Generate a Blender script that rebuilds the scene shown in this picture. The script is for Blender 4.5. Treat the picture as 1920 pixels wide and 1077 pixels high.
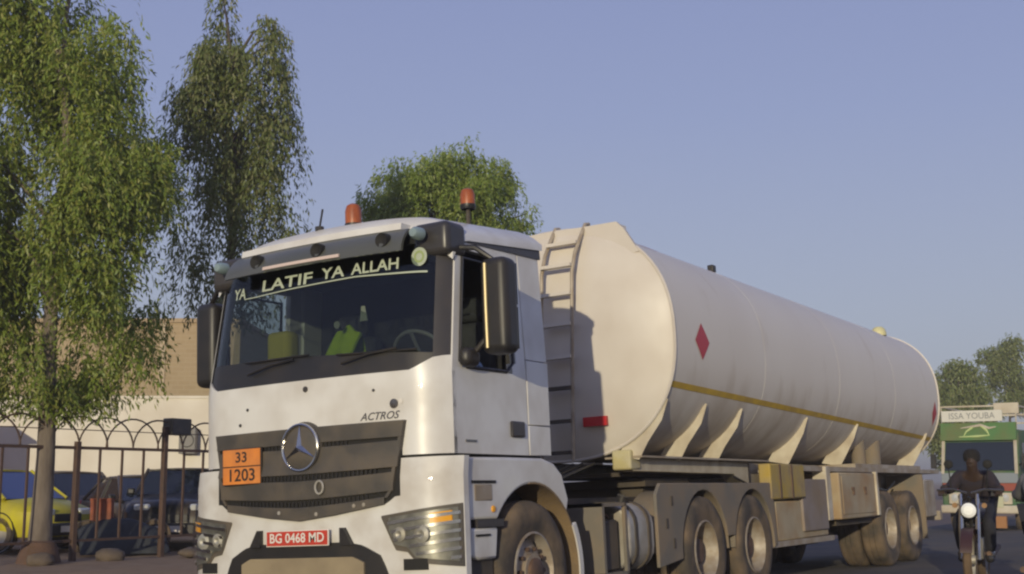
import bpy, bmesh, math, random
import numpy as np
from math import sin, cos, pi, radians as R, sqrt
from mathutils import Vector, Matrix
random.seed(7); rng = np.random.default_rng(7)
scene = bpy.context.scene
for o in list(bpy.data.objects): bpy.data.objects.remove(o)
col = scene.collection

# ------------------------------------------------------------------ camera, sky, sun, exposure
cam_d = bpy.data.cameras.new('camera'); cam = bpy.data.objects.new('camera', cam_d); col.objects.link(cam)
cam.location = (5.95, -6.92, 1.24)
cam.rotation_euler = (R(90 + 8.7), 0, R(31.0))
cam_d.sensor_width = 36; cam_d.lens = 2373 / 1920 * 36
cam_d.clip_start = .05; cam_d.clip_end = 9000
scene.camera = cam
SUN_EL, SUN_AZ = R(9.0), R(163.5)          # azimuth measured from +Y clockwise: the sun stands behind the camera
world = bpy.data.worlds.new('World'); scene.world = world; world.use_nodes = True
wn, wl = world.node_tree.nodes, world.node_tree.links
bg = wn['Background']
sky = wn.new('ShaderNodeTexSky'); sky.sky_type = 'NISHITA'; sky.sun_disc = False
sky.sun_elevation = SUN_EL; sky.sun_rotation = SUN_AZ
sky.altitude = 300; sky.air_density = 1.0; sky.dust_density = 2.2; sky.ozone_density = 2.5
hs = wn.new('ShaderNodeHueSaturation'); hs.inputs['Saturation'].default_value = .8
wl.new(sky.outputs[0], hs.inputs['Color'])
# dusty haze of the dry season: an even veil round the whole horizon, thinning with height
wtc = wn.new('ShaderNodeTexCoord'); wsx = wn.new('ShaderNodeSeparateXYZ'); wl.new(wtc.outputs['Generated'], wsx.inputs[0])
wr = wn.new('ShaderNodeValToRGB'); wl.new(wsx.outputs['Z'], wr.inputs[0])
HAZE = [(0.0, (.39, .405, .44)), (.12, (.345, .375, .48)), (.28, (.265, .305, .495)), (.48, (.20, .235, .455)), (1.0, (.15, .18, .39))]
el = wr.color_ramp.elements; el[0].position = HAZE[0][0]; el[0].color = (*HAZE[0][1], 1); el[1].position = 1.0; el[1].color = (*HAZE[-1][1], 1)
for p_, c_ in HAZE[1:-1]: e_ = el.new(p_); e_.color = (*c_, 1)
wm = wn.new('ShaderNodeVectorMath'); wm.operation = 'SCALE'; wm.inputs['Scale'].default_value = 10.0; wl.new(wr.outputs[0], wm.inputs[0])
wx = wn.new('ShaderNodeMix'); wx.data_type = 'RGBA'; wx.inputs['Factor'].default_value = .8
wl.new(hs.outputs[0], wx.inputs['A']); wl.new(wm.outputs[0], wx.inputs['B']); wl.new(wx.outputs['Result'], bg.inputs['Color'])
bg.inputs['Strength'].default_value = .10
sun_d = bpy.data.lights.new('sun', 'SUN'); sun = bpy.data.objects.new('sun', sun_d); col.objects.link(sun)
sun_d.energy = 2.6; sun_d.angle = R(.6); sun_d.color = (1.0, .88, .62)
sdir = Vector((sin(SUN_AZ) * cos(SUN_EL), cos(SUN_AZ) * cos(SUN_EL), sin(SUN_EL)))
sun.rotation_euler = sdir.to_track_quat('Z', 'Y').to_euler()
sun.location = (10, -30, 20)
scene.view_settings.view_transform = 'Standard'; scene.view_settings.look = 'None'
scene.view_settings.gamma = 1; scene.view_settings.exposure = 0.27
scene.view_settings.use_curve_mapping = False
scene.render.engine = 'CYCLES'
scene.cycles.pixel_filter_type = 'GAUSSIAN'; scene.cycles.filter_width = 2.6
scene.cycles.max_bounces = 8; scene.cycles.transparent_max_bounces = 12

# ------------------------------------------------------------------ materials
def srgb(*c): return tuple(((v / 255) / 12.92 if v / 255 <= .04045 else ((v / 255 + .055) / 1.055) ** 2.4) for v in c)
MATS = {}
def mat(name, c, rough=.6, metal=0., c2=None, scale=3., bump=0., bscale=40., dirt=None, dirt_amt=.4, dscale=2.5, spec=.5, coat=0., stretch=(1, 1, 1), coords='Object', emit=None, dust_bounce_z=None, dr=(.38, .72)):
    if name in MATS: return MATS[name]
    m = bpy.data.materials.new(name); m.use_nodes = True; n, l = m.node_tree.nodes, m.node_tree.links
    b = n['Principled BSDF']
    b.inputs['Roughness'].default_value = rough; b.inputs['Metallic'].default_value = metal
    b.inputs['Specular IOR Level'].default_value = spec; b.inputs['Coat Weight'].default_value = coat
    tc = n.new('ShaderNodeTexCoord'); mp = n.new('ShaderNodeMapping'); mp.inputs['Scale'].default_value = stretch
    l.new(tc.outputs[coords], mp.inputs[0])
    cur = None
    def noise(s, d=4.):
        t = n.new('ShaderNodeTexNoise'); t.inputs['Scale'].default_value = s; t.inputs['Detail'].default_value = d
        l.new(mp.outputs[0], t.inputs['Vector']); return t
    def mix(fac, a, bb):
        x = n.new('ShaderNodeMix'); x.data_type = 'RGBA'
        l.new(fac, x.inputs['Factor'])
        if isinstance(a, tuple): x.inputs['A'].default_value = (*a, 1)
        else: l.new(a, x.inputs['A'])
        x.inputs['B'].default_value = (*bb, 1); return x.outputs['Result']
    def ramp(src, lo, hi):
        r = n.new('ShaderNodeMapRange'); r.inputs['From Min'].default_value = lo; r.inputs['From Max'].default_value = hi
        l.new(src, r.inputs['Value']); return r.outputs[0]
    base = tuple(c)
    if c2 is not None:
        cur = mix(ramp(noise(scale).outputs['Fac'], .35, .65), base, tuple(c2)); base = cur
    if dirt is not None:
        t = noise(dscale, 8.)
        src = t.outputs['Fac']
        if dust_bounce_z:      # lower flank browner: road dust plus painted-in ground bounce, ragged upper limit
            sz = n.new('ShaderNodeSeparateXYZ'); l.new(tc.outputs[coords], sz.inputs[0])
            mr = n.new('ShaderNodeMapRange'); mr.inputs['From Min'].default_value = dust_bounce_z[1]; mr.inputs['From Max'].default_value = dust_bounce_z[0]; mr.inputs['To Max'].default_value = dust_bounce_z[2]; l.new(sz.outputs['Z'], mr.inputs['Value'])
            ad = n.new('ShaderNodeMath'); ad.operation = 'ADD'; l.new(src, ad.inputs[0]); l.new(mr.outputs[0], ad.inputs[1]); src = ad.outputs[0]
        mm = n.new('ShaderNodeMath'); mm.operation = 'MULTIPLY'; l.new(ramp(src, *dr), mm.inputs[0]); mm.inputs[1].default_value = dirt_amt
        cur = mix(mm.outputs[0], base, tuple(dirt)); base = cur
        rr = n.new('ShaderNodeMath'); rr.operation = 'MULTIPLY_ADD'; l.new(mm.outputs[0], rr.inputs[0]); rr.inputs[1].default_value = .45; rr.inputs[2].default_value = rough
        l.new(rr.outputs[0], b.inputs['Roughness'])
    if cur is None: b.inputs['Base Color'].default_value = (*c, 1)
    else: l.new(cur, b.inputs['Base Color'])
    if bump:
        t = noise(bscale, 6.); bp = n.new('ShaderNodeBump'); bp.inputs['Strength'].default_value = bump; bp.inputs['Distance'].default_value = .02
        l.new(t.outputs['Fac'], bp.inputs['Height']); l.new(bp.outputs[0], b.inputs['Normal'])
    if emit:
        b.inputs['Emission Color'].default_value = (*emit[0], 1); b.inputs['Emission Strength'].default_value = emit[1]
    MATS[name] = m; return m
def glass_mat(name, tint, gloss_rough=.02, base_fac=.06, ior=1.45):
    if name in MATS: return MATS[name]
    m = bpy.data.materials.new(name); m.use_nodes = True; n, l = m.node_tree.nodes, m.node_tree.links
    n.remove(n['Principled BSDF']); out = n['Material Output']
    tr = n.new('ShaderNodeBsdfTransparent'); tr.inputs[0].default_value = (*tint, 1)
    gl = n.new('ShaderNodeBsdfGlossy'); gl.inputs['Roughness'].default_value = gloss_rough; gl.inputs['Color'].default_value = (.9, .9, .9, 1)
    lw = n.new('ShaderNodeLayerWeight'); lw.inputs['Blend'].default_value = .5       # Schlick: the same from both faces of the pane
    pw = n.new('ShaderNodeMath'); pw.operation = 'POWER'; pw.inputs[1].default_value = 5.; l.new(lw.outputs['Facing'], pw.inputs[0])
    f0 = ((ior - 1) / (ior + 1)) ** 2
    fr = n.new('ShaderNodeMath'); fr.operation = 'MULTIPLY_ADD'; fr.inputs[1].default_value = 1 - f0; fr.inputs[2].default_value = f0; l.new(pw.outputs[0], fr.inputs[0])
    mx = n.new('ShaderNodeMixShader'); l.new(fr.outputs[0], mx.inputs[0]); l.new(tr.outputs[0], mx.inputs[1]); l.new(gl.outputs[0], mx.inputs[2])
    l.new(mx.outputs[0], out.inputs['Surface']); MATS[name] = m; return m
def leaf_mat(name, c1, c2, c3):
    m = bpy.data.materials.new(name); m.use_nodes = True; n, l = m.node_tree.nodes, m.node_tree.links
    n.remove(n['Principled BSDF']); out = n['Material Output']
    ge = n.new('ShaderNodeNewGeometry'); cr = n.new('ShaderNodeValToRGB')
    e = cr.color_ramp.elements; e[0].color = (*c1, 1); e[1].color = (*c3, 1); x = e.new(.5); x.color = (*c2, 1)
    l.new(ge.outputs['Random Per Island'], cr.inputs[0])
    d = n.new('ShaderNodeBsdfDiffuse'); t = n.new('ShaderNodeBsdfTranslucent'); g = n.new('ShaderNodeBsdfGlossy'); g.inputs['Roughness'].default_value = .5
    l.new(cr.outputs[0], d.inputs[0]); l.new(cr.outputs[0], t.inputs[0])
    mx = n.new('ShaderNodeMixShader'); mx.inputs[0].default_value = .3; l.new(d.outputs[0], mx.inputs[1]); l.new(t.outputs[0], mx.inputs[2])
    m2 = n.new('ShaderNodeMixShader'); m2.inputs[0].default_value = .04; l.new(mx.outputs[0], m2.inputs[1]); l.new(g.outputs[0], m2.inputs[2])
    l.new(m2.outputs[0], out.inputs['Surface']); return m

DUST = (.26, .19, .115)
M = dict(
 white=mat('white_paint', (.70, .69, .665), .32, c2=(.66, .645, .61), scale=1.5, dirt=DUST, dirt_amt=.28, dscale=3., coat=.25),
 bumper=mat('bumper_paint', (.68, .67, .64), .4, c2=(.63, .61, .57), scale=2., dirt=DUST, dirt_amt=.38, dscale=4., coat=.15),
 tank=mat('tank_paint', (.70, .655, .585), .5, c2=(.67, .62, .55), scale=.7, dirt=(.30, .215, .12), dirt_amt=.5, dscale=2.4, stretch=(1, 1.3, .35), dust_bounce_z=(1.4, 2.45, .50), dr=(.60, 1.0)),  # lower brown blends road dust with ground bounce put into the colour
 tankfront=mat('tank_front_paint', (.64, .59, .52), .42, c2=(.60, .55, .48), scale=.9, dirt=(.32, .23, .15), dirt_amt=.22, dscale=2.),
 frame=mat('trailer_frame_paint', (.40, .36, .30), .65, c2=(.32, .27, .21), scale=3., dirt=DUST, dirt_amt=.75, dscale=4.),
 gusset=mat('gusset_paint', (.60, .55, .44), .55, c2=(.54, .48, .37), scale=4., dirt=DUST, dirt_amt=.5, dscale=5.),
 black=mat('black_plastic', (.016, .016, .017), .42, c2=(.022, .02, .019), scale=5., dirt=(.08, .06, .04), dirt_amt=.2),
 pillar=mat('charcoal_plastic', (.036, .034, .036), .35, c2=(.044, .041, .041), scale=3., dirt=(.12, .09, .06), dirt_amt=.25),
 grille=mat('grille_plastic', (.060, .054, .047), .48, c2=(.075, .066, .055), scale=5., dirt=(.17, .13, .085), dirt_amt=.5, dscale=4.),
 void=mat('dark_recess', (.012, .011, .010), .8),
 visor=mat('smoked_visor', (.095, .097, .082), .3, c2=(.078, .082, .068), scale=2., coat=.3),
 chrome=mat('chrome', (.62, .61, .59), .16, 1., c2=(.50, .48, .45), scale=6.),
 darkchrome=mat('dark_chrome', (.20, .19, .18), .25, .8),
 silver=mat('dull_aluminium', (.60, .58, .52), .45, .5, c2=(.40, .38, .33), scale=4., dirt=DUST, dirt_amt=.6),
 orange=mat('orange_plate', srgb(222, 136, 58), .5, c2=srgb(208, 122, 50), scale=10., dirt=DUST, dirt_amt=.3),
 ink=mat('black_ink', (.03, .022, .016), .6),
 plate_red=mat('red_plate', srgb(196, 62, 46), .5, c2=srgb(176, 58, 42), scale=20.),
 plate_white=mat('plate_white', (.72, .68, .62), .5),
 amber=mat('amber_lens', srgb(235, 165, 40), .25),
 beacon=mat('orange_beacon', srgb(168, 90, 46), .4, c2=srgb(142, 72, 34), scale=15.),
 banner=mat('banner_letters', (.42, .47, .37), .6),
 red=mat('red_reflective', srgb(190, 40, 42), .4),
 diamond=mat('red_placard', srgb(178, 40, 52), .45),
 yellow=mat('yellow_paint', srgb(206, 172, 52), .5, c2=srgb(190, 156, 54), scale=6., dirt=DUST, dirt_amt=.45),
 rubber=mat('dusty_rubber', (.050, .043, .036), .85, c2=(.085, .068, .05), scale=7., dirt=(.24, .17, .105), dirt_amt=.8, dscale=4., bump=.3),
 rim=mat('dusty_rim', (.44, .40, .34), .5, .25, c2=(.30, .24, .18), scale=9., dirt=DUST, dirt_amt=.7, dscale=7.),
 hub=mat('rusty_hub', (.16, .095, .06), .7, .2, c2=(.09, .06, .045), scale=12.),
 mud=mat('dusty_mudguard', (.17, .15, .12), .75, c2=(.21, .175, .13), scale=3., dirt=(.25, .185, .12), dirt_amt=.75, dscale=3.),
 tanmud=mat('dirt_caked_liner', (.24, .165, .085), .9, c2=(.17, .12, .07), scale=4., bump=.3),
 chassis=mat('chassis_steel', (.040, .035, .030), .7, c2=(.065, .053, .04), scale=4., dirt=(.16, .12, .08), dirt_amt=.5),
 tanbox=mat('tan_box_paint', (.44, .37, .24), .65, c2=(.36, .29, .185), scale=2., dirt=(.34, .19, .08), dirt_amt=.65, dscale=3.),
 lining=mat('cab_lining', (.035, .034, .036), .8),
 seat=mat('seat_cloth', (.05, .05, .056), .9, c2=(.07, .07, .075), scale=8.),
 hivis=mat('hi_vis_cloth', srgb(190, 214, 40), .8, c2=srgb(170, 196, 34), scale=12.),
 khaki=mat('yellow_bag', srgb(200, 186, 78), .85),
 bluecloth=mat('pale_blue_cloth', srgb(150, 172, 205), .9),
 led=mat('pale_light_bar', (.62, .50, .44), .35),
 glass=glass_mat('windscreen_glass', (.62, .66, .64)),
 lens=glass_mat('lamp_lens', (.95, .96, .95), .06, ior=1.18),
 mirror=mat('mirror_glass', (.6, .6, .6), .03, 1.),
)

# ------------------------------------------------------------------ mesh helpers
class MB:
    def __init__(s): s.v = []; s.f = []; s.m = []
    def add(s, vs, fs, mi=0):
        k = len(s.v); s.v += [tuple(p) for p in vs]; s.f += [tuple(i + k for i in f) for f in fs]; s.m += [mi] * len(fs); return s
    def box(s, x0, x1, y0, y1, z0, z1, mi=0, mtx=None):
        vs = [Vector((x, y, z)) for x in (x0, x1) for y in (y0, y1) for z in (z0, z1)]
        if mtx is not None: vs = [mtx @ p for p in vs]
        return s.add(vs, [(0, 1, 3, 2), (4, 6, 7, 5), (0, 4, 5, 1), (2, 3, 7, 6), (0, 2, 6, 4), (1, 5, 7, 3)], mi)
    def tube(s, pts, r, n=8, mi=0, caps=True, closed=False):
        pts = [Vector(p) for p in pts]; rs = r if isinstance(r, (list, tuple)) else [r] * len(pts)
        vs, fs = [], []; N = len(pts); ref = None
        for i, p in enumerate(pts):
            if closed: t = pts[(i + 1) % N] - pts[i - 1]
            else: t = (pts[min(i + 1, N - 1)] - pts[max(i - 1, 0)])
            t.normalize()
            if ref is None: ref = t.orthogonal().normalized()
            ref = (ref - t * ref.dot(t)); ref = ref.normalized() if ref.length > 1e-6 else t.orthogonal().normalized()
            b = t.cross(ref)
            vs += [p + (ref * cos(2 * pi * k / n) + b * sin(2 * pi * k / n)) * rs[i] for k in range(n)]
        for i in range(N if closed else N - 1):
            j = (i + 1) % N
            fs += [(i * n + k, i * n + (k + 1) % n, j * n + (k + 1) % n, j * n + k) for k in range(n)]
        if caps and not closed: fs += [tuple(range(n))[::-1], tuple((N - 1) * n + k for k in range(n))]
        return s.add(vs, fs, mi)
    def cyl(s, p0, p1, r, n=16, mi=0, r2=None): return s.tube([p0, p1], [r, r if r2 is None else r2], n, mi)
    def lathe(s, prof, c, axis='x', n=32, mi=0, sgn=1):
        """prof: list of (radius, offset along the axis)"""
        vs, fs = [], []; k = len(prof)
        for j in range(n):
            a = 2 * pi * j / n
            for r, h in prof:
                h *= sgn
                if axis == 'x': p = (c[0] + h, c[1] + r * cos(a), c[2] + r * sin(a))
                elif axis == 'y': p = (c[0] + r * cos(a), c[1] + h, c[2] + r * sin(a))
                else: p = (c[0] + r * cos(a), c[1] + r * sin(a), c[2] + h)
                vs.append(p)
        for j in range(n):
            j2 = (j + 1) % n
            fs += [(j * k + i, j * k + i + 1, j2 * k + i + 1, j2 * k + i) for i in range(k - 1)]
        return s.add(vs, fs, mi)
    def prism(s, poly, axis, a0, a1, mi=0):
        """poly in the two other axes (order x,y,z without axis)"""
        def P(q, a):
            return (a, q[0], q[1]) if axis == 'x' else (q[0], a, q[1]) if axis == 'y' else (q[0], q[1], a)
        n = len(poly); vs = [P(q, a0) for q in poly] + [P(q, a1) for q in poly]
        fs = [tuple(range(n))[::-1], tuple(range(n, 2 * n))] + [(i, (i + 1) % n, n + (i + 1) % n, n + i) for i in range(n)]
        return s.add(vs, fs, mi)
    def grid(s, fn, nu, nv, mi=0, thick=None):
        """fn(i/nu, j/nv) -> point; thick: vector function or vector giving the back side"""
        vs = [Vector(fn(i / nu, j / nv)) for i in range(nu + 1) for j in range(nv + 1)]; w = nv + 1
        fs = [(i * w + j, (i + 1) * w + j, (i + 1) * w + j + 1, i * w + j + 1) for i in range(nu) for j in range(nv)]
        if thick is None: return s.add(vs, fs, mi)
        n = len(vs)
        back = [v + Vector(thick(v) if callable(thick) else thick) for v in vs]
        fs += [tuple(k + n for k in f)[::-1] for f in fs]
        ring = [i * w for i in range(nu + 1)] + [nu * w + j for j in range(1, w)] + [i * w + nv for i in range(nu - 1, -1, -1)] + [j for j in range(nv - 1, 0, -1)]
        for a, b in zip(ring, ring[1:] + ring[:1]): fs.append((b, a, a + n, b + n))
        return s.add(vs + back, fs, mi)
    def build(s, name, m, parent=None, smooth=35, bevel=0, kind=None, fix=True, seg=2):
        me = bpy.data.meshes.new(name); me.from_pydata(s.v, [], s.f); me.update()
        for x in (m if isinstance(m, (list, tuple)) else [m]): me.materials.append(x)
        if any(s.m): me.polygons.foreach_set('material_index', s.m)
        if fix:
            bm = bmesh.new(); bm.from_mesh(me); bmesh.ops.recalc_face_normals(bm, faces=bm.faces); bm.to_mesh(me); bm.free()
        if smooth:
            me.polygons.foreach_set('use_smooth', [True] * len(me.polygons)); me.set_sharp_from_angle(angle=R(smooth))
        o = bpy.data.objects.new(name, me); col.objects.link(o)
        if parent is not None: o.parent = parent
        if bevel:
            b = o.modifiers.new('bevel', 'BEVEL'); b.width = bevel; b.segments = seg; b.limit_method = 'ANGLE'; b.angle_limit = R(40); b.harden_normals = False
        if kind: o['kind'] = kind
        return o
def thing(name, label, cat, loc=(0, 0, 0), rz=0., group=None):
    o = bpy.data.objects.new(name, None); col.objects.link(o); o.location = loc; o.rotation_euler = (0, 0, rz)
    o.empty_display_size = .2
    return tag(o, label, cat, group)
def tag(o, label, cat, group=None):
    o['label'] = label; o['category'] = cat
    if group: o['group'] = group
    return o
def kids(o): return [c for c in bpy.data.objects if c.parent == o]
def dup(o, parent=None):
    ks = kids(o); c = o.copy(); col.objects.link(c)
    if parent is not None: c.parent = parent
    for k in ks: dup(k, c)
    return c
def text_mesh(txt, size, shear=0., bold=0., extrude=0.):
    cu = bpy.data.curves.new('t', 'FONT'); cu.body = txt; cu.size = size; cu.align_x = 'CENTER'; cu.align_y = 'CENTER'; cu.shear = shear; cu.offset = bold; cu.resolution_u = 3; cu.extrude = extrude
    o = bpy.data.objects.new('t', cu); col.objects.link(o); dg = bpy.context.evaluated_depsgraph_get()
    me = bpy.data.meshes.new_from_object(o.evaluated_get(dg)); vs = [v.co.copy() for v in me.vertices]; fs = [tuple(p.vertices) for p in me.polygons]
    bpy.data.objects.remove(o); bpy.data.curves.remove(cu); bpy.data.meshes.remove(me)
    return vs, fs
def text_obj(name, txt, size, fn, m, parent, **kw):
    """fn maps the flat letter point (a right, b up) to 3-D"""
    vs, fs = text_mesh(txt, size, **kw); mb = MB(); mb.add([fn(v.x, v.y) for v in vs], fs)
    return mb.build(name, m, parent, smooth=0, fix=False)

# ------------------------------------------------------------------ ground, road
CROSS = .0506
def gz(x, y):
    """height of the ground"""
    if x > 2.6: z = CROSS * 2.6 - .035 * (min(x, 11) - 2.6)
    elif x > -3.6: z = CROSS * x
    else: z = CROSS * -3.6 + min(1, (-3.6 - x) / 5.) * .18
    return z
asphalt = mat('asphalt', (.062, .057, .053), .9, c2=(.085, .076, .066), scale=1.2, dirt=(.20, .15, .10), dirt_amt=.45, dscale=.8, bump=.5, bscale=60.)
dirtm = mat('laterite_dirt', (.30, .19, .105), .95, c2=(.25, .165, .10), scale=.9, dirt=(.36, .26, .17), dirt_amt=.5, dscale=3., bump=.6, bscale=9.)
xs = [-2500, -600, -150, -60, -30, -20] + list(np.arange(-15, -3.6, .6)) + [-3.6, -2.6, 0, 2.6, 5, 8, 11, 12, 16, 30, 80, 300, 2500]
ys = [-2500, -300, -60, -20] + list(np.arange(-10, 30, 1.0)) + [40, 60, 90, 140, 220, 400, 900, 2500]
g = MB(); W = len(ys)
for x in xs:
    for y in ys:
        h = gz(x, y) - .03
        if -15 < x < -4 and -10 < y < 30: h += random.uniform(-.03, .03)
        g.v.append((x, y, h))
g.f = [(i * W + j, (i + 1) * W + j, (i + 1) * W + j + 1, i * W + j + 1) for i in range(len(xs) - 1) for j in range(W - 1)]; g.m = [0] * len(g.f)
g.build('ground', dirtm, smooth=60, kind='structure')
r_ = MB(); rx = [-3.6, -2.6, -1.3, 0, 1.3, 2.6, 4, 5.5, 7, 8.6]
for x in rx:
    for y in (-400, -20, 0, 20, 60, 200, 900): r_.v.append((x, y, gz(x, y) + .004))
r_.f = [(i * 7 + j, (i + 1) * 7 + j, (i + 1) * 7 + j + 1, i * 7 + j + 1) for i in range(len(rx) - 1) for j in range(6)]; r_.m = [0] * len(r_.f)
r_.build('road', asphalt, smooth=60, kind='structure')

# ================================================================== TRUCK TRACTOR
ROLL = R(2.8)
truck = thing('tractor_truck', 'white truck tractor with a black grille and orange hazard plate, pulling the tank trailer', 'truck')
truck.rotation_euler = (0, -ROLL, 0)
def hw(z):
    return 1.15 - .045 * max(0, z - 2.0)
def P(u, z, off=0., w=None):
    """front skin of the cab; u = x at the widest level, z height, off = proud of the skin"""
    def S(u, z):
        a = abs(u); k = (hw(z) if w is None else w) / 1.15
        y = .18 + .075 * (a / .95) ** 2 + .125 * (max(0, a - .88) / .27) ** 2.2
        if z > 1.95: y += .17 * (z - 1.95)
        if z < 1.32: y -= .02
        return Vector((u * k, y, z))
    p = S(u, z)
    if off:
        e = .01; n = (S(u + e, z) - S(u - e, z)).cross(S(u, z + e) - S(u, z - e)).normalized()
        p = p + n * off
    return p
def patch(mb, u0, u1, zlo, zhi, off=0., th=.03, nu=24, nz=4, w=None, mi=0):
    f = lambda v, u: v(u) if callable(v) else v
    def fn(a, b):
        u = u0 + (u1 - u0) * a; return P(u, f(zlo, u) + (f(zhi, u) - f(zlo, u)) * b, off, w)
    mb.grid(fn, nu, nz, mi, thick=(0, th, 0)); return mb
def lin(pts):
    xs_, ys_ = [p[0] for p in pts], [p[1] for p in pts]
    return lambda u: float(np.interp(u, xs_, ys_))
# --- cab shell: front panel, sides, roof, rear
b = MB(); patch(b, -1.15, 1.15, 1.375, lin([(-1.15, 2.06), (-1.06, 2.05), (-.98, 2.0), (-.91, 1.962), (.91, 1.962), (.98, 2.0), (1.06, 2.05), (1.15, 2.06)]), 0, .04, 46, 6)
b.build('front_panel', M['white'], truck)
b = MB(); patch(b, -1.13, 1.13, 1.33, 1.38, -.03, .03, 30, 1); b.build('seam_gap', M['void'], truck)
b = MB(); patch(b, -1.06, 1.06, 1.955, lin([(-1.06, 2.165), (-.9, 2.165), (0, 2.145), (.8, 2.10), (1.06, 2.08)]), -.012, .03, 30, 3); b.build('wiper_panel', M['black'], truck)
for s in (-1, 1):
    b = MB(); patch(b, min(s * 1.05, s * 1.14), max(s * 1.05, s * 1.14), 1.99, 2.99, -.006, .05, 8, 10); b.build('pillar', M['pillar'], truck)
b = MB(); patch(b, -1.055, 1.055, 2.06, 2.96, -.016, .008, 30, 10); b.build('windscreen', M['glass'], truck)
b = MB(); patch(b, -1.1, 1.1, 2.90, 3.0, -.02, .05, 30, 3); b.build('windscreen_header', M['pillar'], truck)
def side_panel(sg):
    """door and rear quarter of one side, the window left open"""
    zr = [1.375, 1.70, 1.98, 2.06, 2.40, 2.78, 2.86, 2.96]
    fy = lambda z: (.415 if z < 1.95 else .415 + .17 * (z - 1.95))     # leaning front edge
    door = MB()
    cols = [lambda z: fy(z), lambda z: fy(z) + .075, lambda z: fy(z) + .13 if z < 2.2 else fy(z) + .085, lambda z: 1.24, lambda z: 1.30, lambda z: 1.435]
    V = lambda y, z, d=0: (sg * (hw(z) - d), y, z)
    for i in range(len(cols) - 1):
        for j in range(len(zr) - 1):
            if 1 <= i <= 3 and 2 <= j <= 5:
                if i == 1 and 2 <= j <= 5 or i == 2 or i == 3:
                    if not (i == 1 and j == 2) and not (i == 3 and j in (2, 5)): 
                        continue
                    if i == 3 and j == 5: continue
            y0, y1, y2, y3 = cols[i](zr[j]), cols[i + 1](zr[j]), cols[i + 1](zr[j + 1]), cols[i](zr[j + 1])
            z0, z1 = zr[j], zr[j + 1]
            vs = [V(y0, z0), V(y1, z0), V(y2, z1), V(y3, z1), V(y0, z0, .05), V(y1, z0, .05), V(y2, z1, .05), V(y3, z1, .05)]
            door.add(vs, [(0, 1, 2, 3), (4, 7, 6, 5), (0, 4, 5, 1), (1, 5, 6, 2), (2, 6, 7, 3), (3, 7, 4, 0)])
    d = door.build('door', M['white'], truck, smooth=30)
    # dark weather strip round the opening
    q = MB(); L = [V(fy(2.02) + .085, 2.02, -.004), V(fy(2.8) + .085, 2.79, -.004), V(1.245, 2.79, -.004), V(1.25, 2.06, -.004), V(1.15, 1.99, -.004), V(fy(2.02) + .18, 1.985, -.004)]
    q.tube(L, .014, 6, closed=True); q.build('window_seal', M['black'], d)
    hdl = MB(); hdl.box(sg * 1.148, sg * 1.175, 1.17, 1.36, 1.505, 1.625); hdl.build('door_handle', M['pillar'], d, bevel=.035)
    bd = MB(); bd.box(sg * 1.149, sg * 1.156, .56, .70, 1.455, 1.472); bd.build('door_badge', M['darkchrome'], d)
    q = MB(); q.box(sg * 1.05, sg * 1.152, 1.449, 1.78, 1.375, 1.60); q.box(sg * 1.05, sg * 1.152, 1.449, 1.78, 1.606, 2.10)
    q.add([V(1.449, 2.106), V(1.78, 2.106), V(1.78, 2.96), V(1.449, 2.96), V(1.449, 2.106, .08), V(1.78, 2.106, .08), V(1.78, 2.96, .08), V(1.449, 2.96, .08)],
          [(0, 1, 2, 3), (4, 7, 6, 5), (0, 4, 5, 1), (1, 5, 6, 2), (2, 6, 7, 3), (3, 7, 4, 0)])
    q.build('rear_quarter', M['white'], truck, bevel=.006)
    q = MB(); q.add([V(.52, 2.91, -.012), V(1.80, 2.945, -.012), V(1.80, 3.06, -.012), V(.52, 2.955, -.012), V(.52, 2.91, .05), V(1.80, 2.945, .05), V(1.80, 3.06, .05), V(.52, 2.955, .05)],
          [(0, 1, 2, 3), (4, 7, 6, 5), (0, 4, 5, 1), (1, 5, 6, 2), (2, 6, 7, 3), (3, 7, 4, 0)])
    q.build('roof_gutter', M['pillar'], truck)
    return d
doors = [side_panel(s) for s in (-1, 1)]
# driver's mirror side only: the passenger window carries glass
b = MB(); b.add([(-1.12, .62, 2.02), (-1.12, 1.25, 2.02), (-1.10, 1.25, 2.80), (-1.10, .70, 2.80)], [(0, 1, 2, 3)]); b.build('side_glass', M['glass'], doors[0])
b = MB(); b.box(-1.10, 1.10, 1.74, 1.80, 1.375, 3.09); b.build('rear_wall', M['white'], truck, bevel=.02)
# roof with rounded edges
b = MB()
def roof(a, c):
    u = -1 + 2 * a; y = .40 + 1.42 * c
    x = 1.13 * (abs(u) ** .9) * (1 if u > 0 else -1)
    z = 2.955 + .115 * c + .165 * (1 - abs(u) ** 6) + .04 * (1 - u * u)
    e = min(1, c / .12); z -= .15 * (1 - e) ** 2
    fy = .075 * (abs(x) / .95) ** 2
    return (x, y + fy * (1 - c), z)
b.grid(roof, 28, 12, thick=(0, 0, -.05)); b.build('roof', M['white'], truck, smooth=50)
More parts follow.
